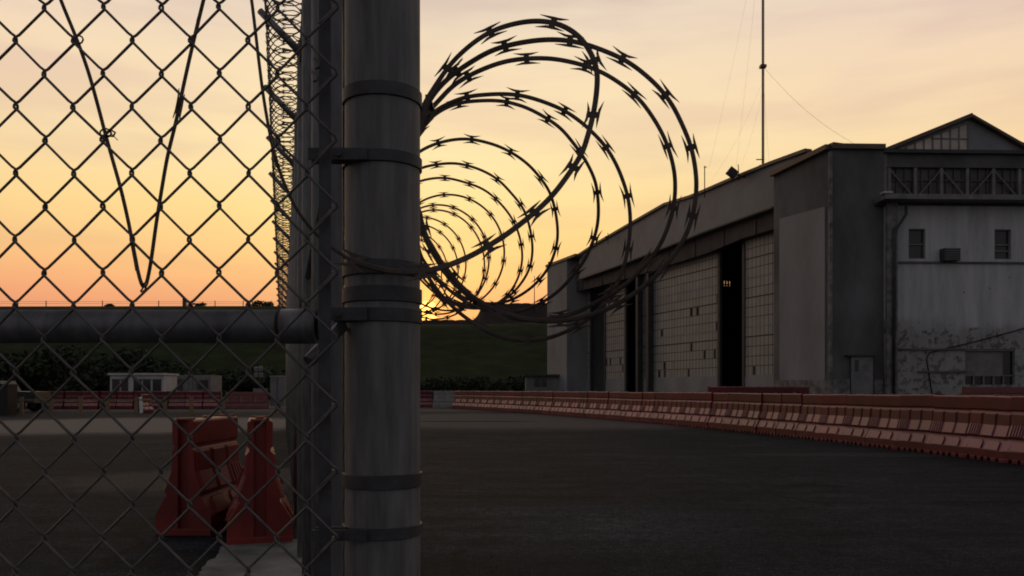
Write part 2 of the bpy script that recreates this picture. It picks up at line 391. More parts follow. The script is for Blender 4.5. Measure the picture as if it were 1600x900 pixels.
for px, top, rx in ((312,474,1.1),(402,470,1.5),(418,472,1.2),(172,476,.8)):
    zc = EYE+(HY-481)/F*185; zt = EYE+(HY-top)/F*185
    tree(((px-CX)/F*185, 185, zc), rx*1.2, (zt-zc)*.55, .1, 'small dark bush on the levee crest behind the thin wire fence', 'bushes on the levee crest', 500, .22, 'crest_bush', 'bush')

# ---------------------------------------------------------------- hangar
class Plane:
    def __init__(s, p, d, n): s.p, s.d, s.n = Vector((*p,0)), Vector((*d,0)).normalized(), Vector((*n,0)).normalized()
    def u(s, px, off=0):
        k = (px-CX)/F; q = s.p+s.n*off; return (k*q.y-q.x)/(s.d.x-k*s.d.y)
    def at(s, u, z_, off=0): v = s.p+s.d*u+s.n*off; return Vector((v.x, v.y, z_))
    def pt(s, px, py, off=0):
        u = s.u(px, off); v = s.at(u, 0, off); return s.at(u, EYE+(HY-py)/F*v.y, off)
    def uz(s, px, py, off=0):
        u = s.u(px, off); v = s.at(u, 0, off); return u, EYE+(HY-py)/F*v.y
    def box(s, mb, u0, u1, z0, z1, o0, o1):
        c = s.at((u0+u1)/2, (z0+z1)/2, (o0+o1)/2); mb.obox(c, s.d*(u1-u0)/2, s.n*(o1-o0)/2, Vector((0,0,(z1-z0)/2)))
    def poly(s, mb, pts, o0, o1):          # pts as (u, z)
        mb.prism([s.at(u, z_, o0) for u, z_ in pts], s.n*(o1-o0))
FR = Plane((18,47), (-.346,1), (-1,-.346))
SD = Plane((18,47), (1,.035), (.035,-1))
hg_ = thing('aircraft_hangar', 'long weathered grey hangar with sliding doors beyond the red barrier row', 'hangar', (18,47,0))
def hb(name, mb, m): return mb.build(name, m, hg_, recalc=True)
# near corner pylon: front face, side face
uP = FR.u(1209); zA = EYE+(HY-232)/F*47; zB = FR.uz(1209, 275)[1]
mb = MB()
d_in = -FR.n
A0 = FR.at(0,0); A1 = FR.at(uP,0); uS = SD.u(1381); A2 = SD.at(uS,0); A3 = A1+d_in*5.5
base = [A0, A1, A3, A2]
tops = [zA, zB, zB, zA]
bot = [Vector((p.x,p.y,0)) for p in base]; top = [Vector((p.x,p.y,t)) for p, t in zip(base, tops)]
mb.add(bot+top, [(0,1,5,4),(1,2,6,5),(2,3,7,6),(3,0,4,7),(4,5,6,7),(0,3,2,1)])
hb('corner_pylon', mb, conc_d)
mb = MB()                                   # pale cladding on the front face of the pylon
pts = [FR.uz(1290,323), FR.uz(1219,342), (FR.u(1219),0.02), (FR.u(1290),0.02)]
FR.poly(mb, [(u, z_) for u, z_ in pts], 0, .06); hb('cladding_panel', mb, panel_l)
mb = MB(); mb.bar(A0+Vector((0,0,zA))+FR.n*.1+Vector((0,0,.08)), A1+Vector((0,0,zB))+FR.n*.1+Vector((0,0,.08)), .5, .28)
mb.bar(A0+Vector((0,0,zA+.09)), A2+Vector((0,0,zA+.09)), .5, .28); hb('parapet_coping', mb, coping_m)
mb = MB(); e = A0+(FR.n+SD.n)*.03; mb.obox((e.x,e.y,zA/2-.1), (.09,0,0),(0,.09,0),(0,0,zA/2-.12)); hb('corner_trim', mb, conc)
ua_d, ub_d = SD.u(1328), SD.u(1362)
mb = MB(); FR.box(mb, FR.u(1300), FR.u(1213), 0.01, 1.85, .07, .16); hb('base_course', mb, conc); mb = MB(); SD.box(mb, .02, ua_d-.05, .01, 1.85, .03, .12); hb('base_course', mb, conc); mb = MB(); SD.box(mb, ub_d+.1, uS-.1, .01, 1.85, .03, .12); hb('base_course', mb, conc)
# fascia above the doors
topl = [(1262,237),(1209,256),(1156,277),(1100,301),(1080,309),(1040,321),(987,351),(933,382),(905,400)]
lowl = [(1209,324),(1100,363),(1073,374),(973,413),(905,437)]
beam = [(1209,358),(1162,372),(1107,395),(1040,416),(991,432),(948,444),(885,460)]
def uzs(l, off=0): return [FR.uz(a, b, off) for a, b in l]
T, Lw, Bm = uzs(topl,-.1), uzs([(1262,305)]+lowl,-.1), uzs(beam,-.6)
uEnd = FR.u(862)
mb = MB(); FR.poly(mb, T+list(reversed(Lw)), -.1, -.5)
hb('fascia', mb, fascia_m)
mb = MB()
for a, b in zip(T, T[1:]): mb.bar(FR.at(a[0],a[1]+.08,-.15), FR.at(b[0],b[1]+.08,-.15), .5, .2)
hb('roof_edge', mb, coping_m)
mb = MB()
for a, b in zip(Lw[1:], Lw[2:]): mb.bar(FR.at(a[0],a[1],-.07), FR.at(b[0],b[1],-.07), .14, .1)
hb('fascia_rib', mb, steel_d)
mb = MB(); Lw3 = [(u, z_+.6) for u, z_ in Lw]; FR.poly(mb, Lw3+list(reversed(Bm)), -.55, -.9); hb('door_beam', mb, beam_m)
mb = MB()
for px in (1180,1130,1085,1045,1010,975,940,910):
    u = FR.u(px,-.5)
    import bisect
    def interp(l, u):
        for a, b in zip(l, l[1:]):
            if min(a[0],b[0]) <= u <= max(a[0],b[0]): return a[1]+(b[1]-a[1])*(u-a[0])/(b[0]-a[0])
        return l[-1][1] if u > l[-1][0] else l[0][1]
    mb = MB(); FR.box(mb, u-.06, u+.06, interp(Bm,u), interp(Lw,u), -.55, -.47); hb('beam_stiffener', mb, steel_d)
# far pier
u0, u1 = FR.u(893), uEnd; zt = FR.uz(862,418)[1]
mb = MB(); FR.box(mb, u0, u1, 0, zt, .5, -5); hb('end_pier', mb, panel_l)
mb = MB(); FR.box(mb, FR.u(908), u1+.15, zt, zt+.25, .65, -5.2); hb('pier_coping', mb, coping_m)
# sliding doors
def door(x0, x1, off, label=None, cw=.44, broken=6, dark_frame=True):
    ua, ub = sorted((FR.u(x0,off), FR.u(x1,off)))
    zt = min(interp(Bm,ua), interp(Bm,ub))+1.2
    mb = MB(); tones = []
    nc = max(1, round((ub-ua)/cw)); dw = (ub-ua)/nc; z0 = 2.2; rh = .66; nr = int((zt-z0)/rh)+1
    for i in range(nc):
        for j in range(nr):
            a, b = ua+i*dw+.025, ua+(i+1)*dw-.025
            c, d = z0+j*rh+.025, z0+(j+1)*rh-.025
            mb.add([FR.at(a,c,off), FR.at(b,c,off), FR.at(b,d,off), FR.at(a,d,off)], [(0,1,2,3)])
            bias = .36+random.uniform(-.05,.09)
            if j < 5 and random.random() < .03: bias -= .2
            
            tones.append(bias)
    o = hb('sliding_door', mb, pane_m)
    at = o.data.attributes.new('tone', 'FLOAT', 'FACE'); at.data.foreach_set('value', tones)
    def sub(name, mb, m):
        ob = mb.build(name, m); ob.parent = o; ob.matrix_parent_inverse = Matrix.Translation(-hg_.location); ob.matrix_parent_inverse = Matrix(); ob.location = (0,0,0)
        return ob
    mb = MB()
    for i in range(nc+1): FR.box(mb, ua+i*dw-.022, ua+i*dw+.022, z0, zt, off-.05, off+.006)
    for j in range(nr+1):
        if z0+j*rh < zt: 
            th = .05 if j % 4 == 0 else .022
            if j % 5 == 0: continue
            FR.box(mb, ua, ub, z0+j*rh-th, z0+j*rh+th, off-.05, off+.008)
    sub('glazing_bars', mb, steel_d)
    for j in range(0, nr+1, 5):
        if z0+j*rh < zt: mb = MB(); FR.box(mb, ua+.15, ub-.15, z0+j*rh-.05, z0+j*rh+.05, off-.06, off+.02); sub('door_rail', mb, panel_l)
    mb = MB(); FR.box(mb, ua, ub, .05, z0-.05, off-.05, off+.05); sub('kick_panel', mb, panel_l)
    for u in (ua, ub):
        mb = MB(); FR.box(mb, u-.14, u+.14, .03, zt, off-.12, off+.09); sub('door_stile', mb, steel_d)
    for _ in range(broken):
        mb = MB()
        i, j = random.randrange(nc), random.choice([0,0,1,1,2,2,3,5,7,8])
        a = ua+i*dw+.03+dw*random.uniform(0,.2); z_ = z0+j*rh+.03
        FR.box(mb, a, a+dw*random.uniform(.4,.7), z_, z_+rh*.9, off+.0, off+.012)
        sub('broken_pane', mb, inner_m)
    return o
door(1214, 1163, -1.2, broken=2)
door(1124, 1000, -1.2, broken=14)
door(978, 946, -1.7, broken=4)
door(924, 876, -1.7, broken=3)
mb = MB()
for px in (1000, 984): 
    u = FR.u(px); FR.box(mb, u-.2, u+.2, 0, interp(Bm,u)+.2, -1.1, -.65)
hb('door_jamb', mb, steel_d)
mb = MB(); u = FR.u(992); FR.box(mb, FR.u(998), FR.u(986), 0, interp(Bm,u)+.2, -1.4, -1.2); hb('infill_panel', mb, grey_p)
# shell: roof, floor-to-roof interior, rear wall with a glazed strip
D = 22.0
FL = FR.at(uEnd,0); RL = FL+d_in*D; RR = SD.at(26,0)+Vector((0,10,0)); 
RW = Plane((RL.x,RL.y), (RR.x-RL.x, RR.y-RL.y), (-1,-.2))
mb = MB()
Lr = (RR-RL).length
RW.box(mb, 0, Lr, 0, 16.2, 0, -.3); hb('rear_wall', mb, inner_m)
EW = Plane((FL.x,FL.y), (RL.x-FL.x, RL.y-FL.y), (-FR.d.x,-FR.d.y))
Le = (RL-FL).length; mb = MB()
ha, hb2 = EW.u(1126), EW.u(1168); za, zb_ = EW.uz(1145,447.5)[1], EW.uz(1145,439)[1]; zt3 = zt+.6
print('end strip', ha, hb2, za, zb_, Le)
EW.box(mb, -.3, Le, 0, za, 0, -.3); EW.box(mb, -.3, Le, zb_, zt3, 0, -.3); EW.box(mb, -.3, ha, za, zb_, 0, -.3); EW.box(mb, hb2, Le, za, zb_, 0, -.3)
for k in range(1,10): EW.box(mb, ha+(hb2-ha)*k/10-(.09 if k != 7 else .35), ha+(hb2-ha)*k/10+(.09 if k != 7 else .35), za, zb_, .01, -.2)
EW.box(mb, ha, hb2, za+(zb_-za)*.18, za+(zb_-za)*.36, .02, -.2)
hb('end_wall', mb, inner_m)
def interior_wall(name, a, b, h0, h1):
    mb = MB(); a, b = Vector(a), Vector(b)
    mb.prism([(a.x,a.y,0),(b.x,b.y,0),(b.x,b.y,h1),(a.x,a.y,h0)], Vector((b-a).cross(Vector((0,0,1)))).normalized()*.3); hb(name, mb, inner_m)
mb = MB()                                   # roof skin from the fascia top back to the rear wall
vs = []; Tl = T+[(uEnd, T[-1][1]-.2)]
Tl = [(0, T[0][1])]+Tl
for u, z_ in Tl:
    a = FR.at(u, z_, -.2); b = RL+(RR-RL)*(1-u/uEnd); vs += [a, Vector((b.x,b.y,z_+.5))]
n_ = len(Tl)
mb.add(vs, [(i*2, i*2+1, i*2+3, i*2+2) for i in range(n_-1)]); hb('main_roof', mb, steel_d)
# side elevation
uM = SD.u(1640)+26
zr = SD.uz(1383,238)[1]
mb = MB(); SD.box(mb, uS+.01, uM, SD.uz(1400,259)[1], zr, -.25, -.6); hb('clerestory_fascia', mb, mat('clerestory grey band', (.115,.115,.115), .8, 0, .35, .6))
mb = MB(); SD.box(mb, uS, uM, zr, zr+.2, .02, -.8); hb('clerestory_coping', mb, steel_d)
zl = SD.uz(1400,311)[1]
mb = MB(); SD.box(mb, uS+.01, uM, zl, SD.uz(1400,259)[1], -.5, -.62); gl = hb('clerestory_window', mb, mat('dusty clerestory glass', (.065,.06,.055), .4, 0, .5, 1.1))
mb = MB(); zt2 = SD.uz(1400,259)[1]
px = 1394
us = []
while True:
    u = SD.u(px); us.append(u)
    wd = .13 if px == 1478 else .085
    mb = MB(); SD.box(mb, u-wd, u+wd, zl, zt2, -.3, -.5); hb('window_mullion', mb, frame_m)
    px += 41
    if u > uM-3: break
mb = MB(); SD.box(mb, uS+.02, uS+.3, zl, zr, -.2, -.5)
o = hb('window_frame', mb, frame_m)
mb = MB(); SD.box(mb, uS, uM, zl+1.15, zl+1.20, -.40, -.5)
k = 0
u = uS
while u < uM:
    SD.box(mb, u-.025, u+.025, zl, zt2, -.42, -.5); u += .48
o = hb('glazing_bars', mb, mat('dull glazing bars', (.12,.118,.112), .8))
mb = MB()
for i in range(0, len(us)-1):
    a, b = us[i], us[i+1]
    if i % 2 == 0: mb.bar(SD.at(a, zt2-.1, -.34), SD.at(b, zl+.1, -.34), .07, .07)
    else: mb.bar(SD.at(a, zl+.1, -.34), SD.at(b, zt2-.1, -.34), .07, .07)
hb('diagonal_brace', mb, mat('grey brace', (.20,.19,.17), .8))
mb = MB(); SD.box(mb, SD.u(1366), uM, zl-.28, zl, 1.3, -.62); hb('canopy_ledge', mb, frame_m)
mb = MB(); SD.box(mb, SD.u(1366), uM, zl-.42, zl-.281, .35, .0); hb('ledge_soffit', mb, steel_d)

# painted brick wall with flaking, worn bottom
wm = bpy.data.materials.new('flaking painted brick'); wm.use_nodes = True; nt = wm.node_tree; wb = nt.nodes['Principled BSDF']
t_ = N('ShaderNodeTexCoord'); s_ = N('ShaderNodeSeparateXYZ'); L(t_.outputs['Object'], s_.inputs[0])
def wn(sc, det=8, vs=(1,1,1), ro=.65):
    n = N('ShaderNodeTexNoise'); n.inputs['Scale'].default_value = sc; n.inputs['Detail'].default_value = det; n.inputs['Roughness'].default_value = ro
    m2 = N('ShaderNodeMapping'); m2.inputs['Scale'].default_value = vs; L(t_.outputs['Object'], m2.inputs[0]); L(m2.outputs[0], n.inputs['Vector']); return n.outputs[0]
big, med, strk = wn(.35), wn(2.6), wn(1.0, 6, (1.5,1.5,.2))
zz = M_('ADD', s_.outputs[2], M_('MULTIPLY', M_('SUBTRACT', big, .5), 3.0))
low = N('ShaderNodeMapRange', interpolation_type='SMOOTHSTEP'); L(zz, low.inputs[0]); low.inputs[1].default_value = 5.2; low.inputs[2].default_value = 4.4
fl = N('ShaderNodeMapRange', interpolation_type='SMOOTHSTEP'); L(M_('ADD', med, M_('MULTIPLY', low.outputs[0], .15)), fl.inputs[0]); fl.inputs[1].default_value = .66; fl.inputs[2].default_value = .71
bk = N('ShaderNodeTexBrick'); bk.inputs['Scale'].default_value = 1; bk.inputs['Brick Width'].default_value = .4; bk.inputs['Row Height'].default_value = .2; bk.inputs['Mortar Size'].default_value = .012
mpb = N('ShaderNodeMapping'); mpb.inputs['Rotation'].default_value = (R(90),0,0); L(t_.outputs['Object'], mpb.inputs[0]); L(mpb.outputs[0], bk.inputs['Vector'])
bk.inputs['Color1'].default_value = (.19,.17,.15,1); bk.inputs['Color2'].default_value = (.13,.12,.105,1); bk.inputs['Mortar'].default_value = (.21,.20,.19,1)
sk = N('ShaderNodeMapRange'); L(strk, sk.inputs[0]); sk.inputs[1].default_value = .36; sk.inputs[2].default_value = .62
pc = mixc(sk.outputs[0], (.41,.42,.415), (.58,.59,.58))
pc = mixc(M_('MULTIPLY', low.outputs[0], .55), pc, (.20,.20,.185))
pc = mixc(fl.outputs[0], pc, bk.outputs['Color'])
L(pc, wb.inputs['Base Color']); wb.inputs['Roughness'].default_value = .85
nt = w.node_tree
zw = zl-.3
# wall built round its openings
WN = [(1420,1446,358,405),(1554,1580,358,405),(1508,1586,545,601)]
for k in range(1,5): WN.append((1554+134*k,1580+134*k,358,405))
xs = sorted({uS, uM, *[SD.u(a,.25) for q_ in WN for a in q_[:2]]})
zs = sorted({0.0, zw, *[SD.uz(1500,b,.25)[1] for q_ in WN for b in q_[2:]]})
rects = [(SD.u(a,.25), SD.u(b,.25), SD.uz(1500,d,.25)[1], SD.uz(1500,c,.25)[1]) for a, b, c, d in WN]
mb = MB()
for a, b in zip(xs, xs[1:]):
    run = None
    for c, d in zip(zs, zs[1:]):
        if any(r0-.01 < (a+b)/2 < r1+.01 and r2 < (c+d)/2 < r3 for r0, r1, r2, r3 in rects): continue
        mb.add([SD.at(a,c,.25), SD.at(b,c,.25), SD.at(b,d,.25), SD.at(a,d,.25)], [(0,1,2,3)])
for r0, r1, r2, r3 in rects:
    for q_ in (((r0,r2),(r1,r2)),((r1,r2),(r1,r3)),((r1,r3),(r0,r3)),((r0,r3),(r0,r2))):
        (a, b), (c, d) = q_
        mb.add([SD.at(a,b,.25), SD.at(c,d,.25), SD.at(c,d,-.05), SD.at(a,b,-.05)], [(0,1,2,3)])
mb.add([SD.at(uS,0,.25), SD.at(uS,zw,.25), SD.at(uS,zw,-.05), SD.at(uS,0,-.05)], [(0,1,2,3)])
mb.build('side_wall', wm, hg_)
for i, (r0, r1, r2, r3) in enumerate(rects):
    mb = MB(); SD.box(mb, r0, r1, r2, r3, .02, -.02); wn_ = mb.build('window', glass_d, hg_)
    mb = MB()
    if i == 2:
        SD.box(mb, r0+.05, r1-.6, r2+.5, r3-.15, .08, .05)
        c_ = mb.build('blind', frame_m); c_.parent = wn_
        mb = MB()
        for k in range(6): u = r0+(r1-r0)*k/5; SD.box(mb, u-.04, u+.04, r2, r2+.5, .12, .03)
        SD.box(mb, r0, r1, r3-.12, r3, .2, .03); SD.box(mb, r0, r1, r2+.48, r2+.55, .13, .03)
    else:
        for z_ in (r2, (r2+r3)/2-.05, r3-.06): SD.box(mb, r0, r1, z_, z_+.07, .14, .02)
        for u in (r0, r1-.06): SD.box(mb, u, u+.06, r2+.07, r3-.06, .14, .02)
        if i == 1: SD.box(mb, r0+.06, r1-.06, r2+.45, r2+.52, .12, .02)
    c_ = mb.build('frame', frame_m); c_.parent = wn_
mb = MB()
for py, a, b in ((411,1396,1640),(546,1398,1506),(581,1430,1506)):
    z_ = SD.uz(1400,py)[1]; SD.box(mb, SD.u(a), SD.u(b)+(18 if b == 1640 else 0), z_-.05, z_+.05, .25, .36)
hb('string_course', mb, conc_d)
mb = MB(); SD.box(mb, uS-.05, SD.u(1396), 0, zw, .26, .5); hb('pilaster', mb, conc)
mb = MB(); mb.tube([SD.at(SD.u(1406), zw-.1, .7), SD.at(SD.u(1406), zw-.7, .7), SD.at(SD.u(1389), zw-1.7, .62), SD.at(SD.u(1388), 0.1, .6)], .09, 8); hb('drain_pipe', mb, steel_d)
mb = MB(); SD.box(mb, SD.u(1366)-.1, SD.u(1377), zl+.02, zl+.12, 1.35, .9); hb('gutter_cap', mb, white_m)
ac = MB(); u0, u1 = SD.u(1464), SD.u(1489); z0_, z1_ = SD.uz(1476,410)[1], SD.uz(1476,391)[1]
SD.box(ac, u0, u1, z0_, z1_, .26, .75); acu = hb('air_conditioner', ac, steel_d)
mb = MB()
for k in range(7): z_ = z0_+(z1_-z0_)*(k+.5)/7; SD.box(mb, u0+.08, u1-.08, z_-.015, z_+.015, .75, .78)
c_ = mb.build('grille', grey_p); c_.parent = acu
mb = MB(); mb.tube([SD.at(SD.u(1452), .9, .33), SD.at(SD.u(1443), 3.0, .33), SD.at(SD.u(1447), 3.35, .33), SD.at(SD.u(1520), 4.0, .33), SD.at(SD.u(1640), 5.2, .33), SD.at(SD.u(1750), 5.4, .33)], .035, 6); hb('conduit', mb, black_m)
mb = MB(); SD.box(mb, SD.u(1441), SD.u(1462), .1, .75, .26, .6); hb('meter_box', mb, black_m)
# personnel door in the pylon's side
ua, ub = SD.u(1328), SD.u(1362); zd = SD.uz(1345,557)[1]
mb = MB(); SD.box(mb, ua, ub, .01, zd, .13, .17); dr = hb('door', mb, grey_p)
mb = MB(); SD.box(mb, ua-.3, ub+.15, zd+.01, zd+.09, .0, .3); SD.box(mb, ub+.01, ub+.08, .01, zd, .0, .2); c_ = mb.build('frame', steel_d); c_.parent = dr
mb = MB(); SD.box(mb, ua+.2, ua+.42, zd-.85, zd-.2, .172, .18); c_ = mb.build('pane', glass_d); c_.parent = dr
mb = MB(); SD.box(mb, ub-.6, ub-.1, zd-.85, zd-.15, .172, .18); c_ = mb.build('notice_panel', conc); c_.parent = dr
# roof monitor with glazed gable
MN = Plane((18,51), (1,.035), (.035,-1))
pk = MN.uz(1513,184); lf = MN.uz(1386,235); rg = MN.uz(1604,236); zb0 = lf[1]-1.2
mb = MB(); MN.poly(mb, [(lf[0],zb0), (lf[0],lf[1]), pk, rg, (rg[0]+4,rg[1]-2.2), (rg[0]+4,zb0)], 0, -14); hb('roof_monitor', mb, fascia_m)
mb = MB(); L0 = MN.at(lf[0]-.4, lf[1]-.12, .2); L1 = MN.at(pk[0], pk[1]+.05, .2); L2 = MN.at(pk[0]+.6, pk[1]+.12,.35); L3 = MN.at(rg[0]+1.5, rg[1]-.72, .35)
mb.bar(L0, L1, .6, .22, (0,0,1)); L3 = MN.at(rg[0]+4, rg[1]-2.2+.02, .35); mb.bar(L1, MN.at(rg[0],rg[1]+.05,.2), .4, .16); mb.bar(MN.at(rg[0],rg[1]+.05,.2), L3, .6, .22); hb('monitor_verge', mb, coping_m)
g0, g1, g2 = MN.uz(1402,236,.05), MN.uz(1512,236,.05), MN.uz(1512,193,.05)
mb = MB(); MN.poly(mb, [g0, g1, g2, (g0[0], g0[1]+.15)], .05, .02); hb('monitor_glazing', mb, mat('pale reflective glazing', (.62,.55,.47), .3, 0, .3, .5))
mb = MB(); nC = 8
for k in range(nC+1):
    u = g0[0]+(g1[0]-g0[0])*k/nC; zt_ = g0[1]+.1+(g2[1]-g0[1])*k/nC; MN.box(mb, u-.04, u+.04, g0[1]-.1, zt_, .06, .1)
zc_ = g0[1]+(g2[1]-g0[1])*.45; MN.box(mb, g0[0]+(g1[0]-g0[0])*.48, g1[0], zc_-.04, zc_+.04, .06, .1)
mb.bar(MN.at(g0[0],g0[1]+.15,.09), MN.at(g2[0],g2[1]+.06,.09), .12, .12); hb('monitor_frame', mb, frame_m)
# roof mast with guys, flood lamp, small aerials
m0 = FR.pt(1192,262,-2.0); Ym = m0.y
mast = thing('radio_mast', 'tall lattice radio mast on the hangar roof, rising out of frame', 'mast', m0)
mb = MB(); hh = 17
for k in range(3):
    a = k*2.094; ox, oy = math.cos(a)*.065, math.sin(a)*.065
    mb.tube([m0+Vector((ox,oy,-.6)), m0+Vector((ox,oy,hh))], .032, 5)
nseg = 110
for k in range(nseg):
    for q_ in range(3):
        a, b = q_*2.094, (q_+1)*2.094; z0_, z1_ = hh*k/nseg, hh*(k+1)/nseg
        mb.bar(m0+Vector((math.cos(a)*.065, math.sin(a)*.065, z0_)), m0+Vector((math.cos(b)*.065, math.sin(b)*.065, z1_)), .034, .034)
mb.build('lattice', coping_m, mast)
zc_ = EYE+(HY-104)/F*Ym
mb = MB(); mb.box(m0.x-.2, m0.x+.2, m0.y-.2, m0.y+.2, zc_-.09, zc_+.09); mb.build('guy_collar', coping_m, mast)
mb = MB(); mb.box(m0.x-.3, m0.x+.3, m0.y-.3, m0.y+.3, m0.z-.5, m0.z+.12); mb.bar(m0+Vector((-.45,0,.55)), m0+Vector((.1,0,.55)), .06, .06); mb.build('base', coping_m, mast)
for tgt, zz_, r_ in ((P(1340,228,50), zc_, .007), (P(1108,262,66), m0.z+hh, .004), (P(1112,282,60), zc_-1, .004), (P(1150,262,62), m0.z+hh, .004), (P(1158,258,58), zc_-1.5, .004), (P(1202,258,56), zc_, .004)):
    a = Vector((m0.x, m0.y, zz_)); pts = [a+(tgt-a)*t+Vector((0,0,-.5*math.sin(math.pi*t))) for t in [i/10 for i in range(11)]]
    mb = MB(); mb.tube(pts, r_, 4); mb.build('guy_wire', coping_m, mast)
fl0 = FR.pt(1157,277,.2)
fo = thing('floodlight', 'square floodlight tilted on a bracket at the hangar roof edge', 'floodlight', fl0)
sc = fl0.y/F
mb = MB(); c = fl0+Vector((-13*sc, 0, 7*sc)); a = R(38)
mb.obox(c, Vector((math.cos(-a),0,math.sin(-a)))*7.5*sc, (0,.22,0), Vector((math.sin(a),0,math.cos(a)))*6*sc); mb.build('lamp_head', black_m, fo)
mb = MB(); mb.bar(fl0+Vector((.3,0,.0)), c, .09, .09); mb.tube([fl0+Vector((-.1,0,-.2)), fl0+Vector((-.15,0,.85))], .03, 5); mb.build('bracket', black_m, fo)
for px, y0, y1, lab in ((1101,300,259,'thin whip aerial on the hangar roof seen right of the razor coil'),(950,374,364,'tiny vent pipe on the far slope of the hangar roof edge')):
    p = FR.pt(px, y0, .5); mb = MB(); hgt = (y0-y1)*p.y/F
    mb.tube([p-Vector((0,0,.4)), p+Vector((0,0,hgt))], .035, 5)
    if y0-y1 > 20: mb.bar(p+Vector((-.05,0,hgt-.1)), p+Vector((.15,0,hgt-.1)), .05, .05)
    else: mb.box(p.x-.25, p.x+.25, p.y-.1, p.y+.1, p.z+hgt*.2, p.z+hgt*.5)
    tag(mb.build('roof_aerial', steel_d), lab, 'aerial')
# low shed at the hangar's far end
sh = thing('low_shed', 'low grey shed with two dark windows at the hangar far end', 'shed', ((850-CX)/F*84,84,0))
k84 = 84/F; X = lambda px: (px-CX)*k84; Z = lambda py: EYE+(HY-py)*k84
mb = MB(); mb.box(X(822), X(884), 84, 90, 0, Z(588)); mb.build('wall', grey_p, sh)
mb = MB(); mb.box(X(818), X(886), 83.6, 90.3, Z(588), Z(585)); mb.build('roof', steel_d, sh)
for a, b in ((835,844),(846,854)):
    mb = MB(); mb.box(X(a), X(b), 83.95, 84.02, Z(604), Z(590)); mb.build('window', glass_d, sh)

# ---------------------------------------------------------------- barriers
PROF = [(.30,.0),(.30,.205),(.295,.22),(.205,.385),(.185,.40),(.185,.43),(.205,.445),(.135,.655),(.122,.875),(.105,.89),(.105,.92),(.122,.935),(.112,1.16),(.10,1.18)]
def barrier_meshes(LEN=1.07):
    mb = MB(); h = LEN/2
    prof = [(a, max(b, .07)) for a, b in PROF]
    core = [(-a+.012 if .0 < b < 1.1 else -a, b) for a, b in prof]; full = core+[(-a, b) for a, b in reversed(core)]
    # ends carry a vertical interlock slot
    n = len(full)
    ends = []
    for x in (-h, h): ends.append([(x, a, b) for a, b in full])
    vs = ends[0]+ends[1]
    fs = [(i, (i+1) % n, (i+1) % n+n, i+n) for i in range(n)]
    mb.add(vs, fs)
    for s_, e_ in ((-1, ends[0]), (1, ends[1])):
        half = [(s_*h, a, b) for a, b in core]; o = len(half)
        L_ = half+[(s_*h, -.055, b) for a, b in reversed(core) for _ in (0,)]
        for sg in (-1, 1):
            for (a0, b0), (a1, b1) in zip(core, core[1:]):
                mb.add([(s_*h, sg*-a0*-1, b0), (s_*h, sg*-a1*-1, b1), (s_*h, -sg*.055*1, b1), (s_*h, -sg*.055*1, b0)] if False else
                       [(s_*h, sg*abs(a0), b0), (s_*h, sg*abs(a1), b1), (s_*h, sg*.055, b1), (s_*h, sg*.055, b0)], [(0,1,2,3)])
            mb.add([(s_*h, sg*.055, .07), (s_*h, sg*.055, 1.18), (s_*(h-.05), sg*.05, 1.18), (s_*(h-.05), sg*.05, .07)], [(0,1,2,3)])
        mb.add([(s_*(h-.05), -.05, .07), (s_*(h-.05), .05, .07), (s_*(h-.05), .05, 1.18), (s_*(h-.05), -.05, 1.18)], [(0,1,2,3)])
    # feet
    k = 0
    for a, b in ((-h, -h+.13), (-h+.20, -.20), (-.13, -.03), (.04, .14), (.2, h-.2), (h-.13, h)):
        mb.box(a, b, -.288, .288, 0, .072)
    def on(s_, a, z_, out): return a
    # raised pads: three on the stepped flank, two arched ones on the apron
    for sg in (-1, 1):
        pw = LEN/3
        for k in range(3):
            x0, x1 = -h+k*pw+.022, -h+(k+1)*pw-.022
            sk = .02
            rows_ = [(.205,.445,0),(.135,.655,0),(.122,.868,0)]
            o = .013
            vs = []
            for a, z_, _ in rows_:
                for x in (x0, x1): vs.append((x, sg*(a-.012), z_))
            for j, (a, z_, _) in enumerate(rows_):
                ins = .02
                zz_ = z_+(.012 if j == 0 else -.012 if j == 2 else 0)
                for x in (x0+ins, x1-ins): vs.append((x, sg*(a+o), zz_))
            mb.add(vs, [(6,7,9,8),(8,9,11,10),(0,1,7,6),(4,10,11,5),(0,6,8,2),(2,8,10,4),(1,3,9,7),(3,5,11,9)])
            if k == 2:
                for q_ in (-.3, -.1, .1, .3):
                    xc = (x0+x1)/2+q_*(x1-x0)
                    mb.bar((xc, sg*(.222+.0), .47), (xc, sg*(.152+.004), .66), .03, .022, (1,0,0) if False else (0,sg,.3))
        for k in range(2):
            xc = -h+LEN*(.30+.40*k); hw = LEN*.175; pts = []
            for q_ in range(9):
                t = math.pi*q_/8; xx = xc-hw*math.cos(t); f_ = min(1, math.sin(t)*1.6)**.6
                pts.append((xx, f_))
            base = [(xx, sg*(.293), .222) for xx, f_ in pts]
            topv = [(xx, sg*(.293-.085*f_+.02), .222+.155*f_) for xx, f_ in pts]
            out_ = [(xx, sg*(.293+.012), .222) for xx, f_ in pts]
            m_ = len(pts)
            mb.add(out_+topv, [(i, i+1, m_+i+1, m_+i) for i in range(m_-1)])
            mb.add(topv+[(xx, sg*(.293-.085*f_-.02), .222+.155*f_+.004) for xx, f_ in pts], [(i, i+1, m_+i+1, m_+i) for i in range(m_-1)])
    body = mb
    cap = MB()
    cap.tube([(0,0,1.175),(0,0,1.205)], .045, 12)
    cap.box(-h+.03, -h+.09, -.085, .085, 1.178, 1.198); cap.box(h-.09, h-.03, -.085, .085, 1.178, 1.198)
    return body, cap
bb, bc = barrier_meshes()
proto = thing('plastic_barrier', 'x', 'barrier')
b_body = bb.build('body', red, proto, recalc=True); b_cap = bc.build('filler_cap', red, proto)
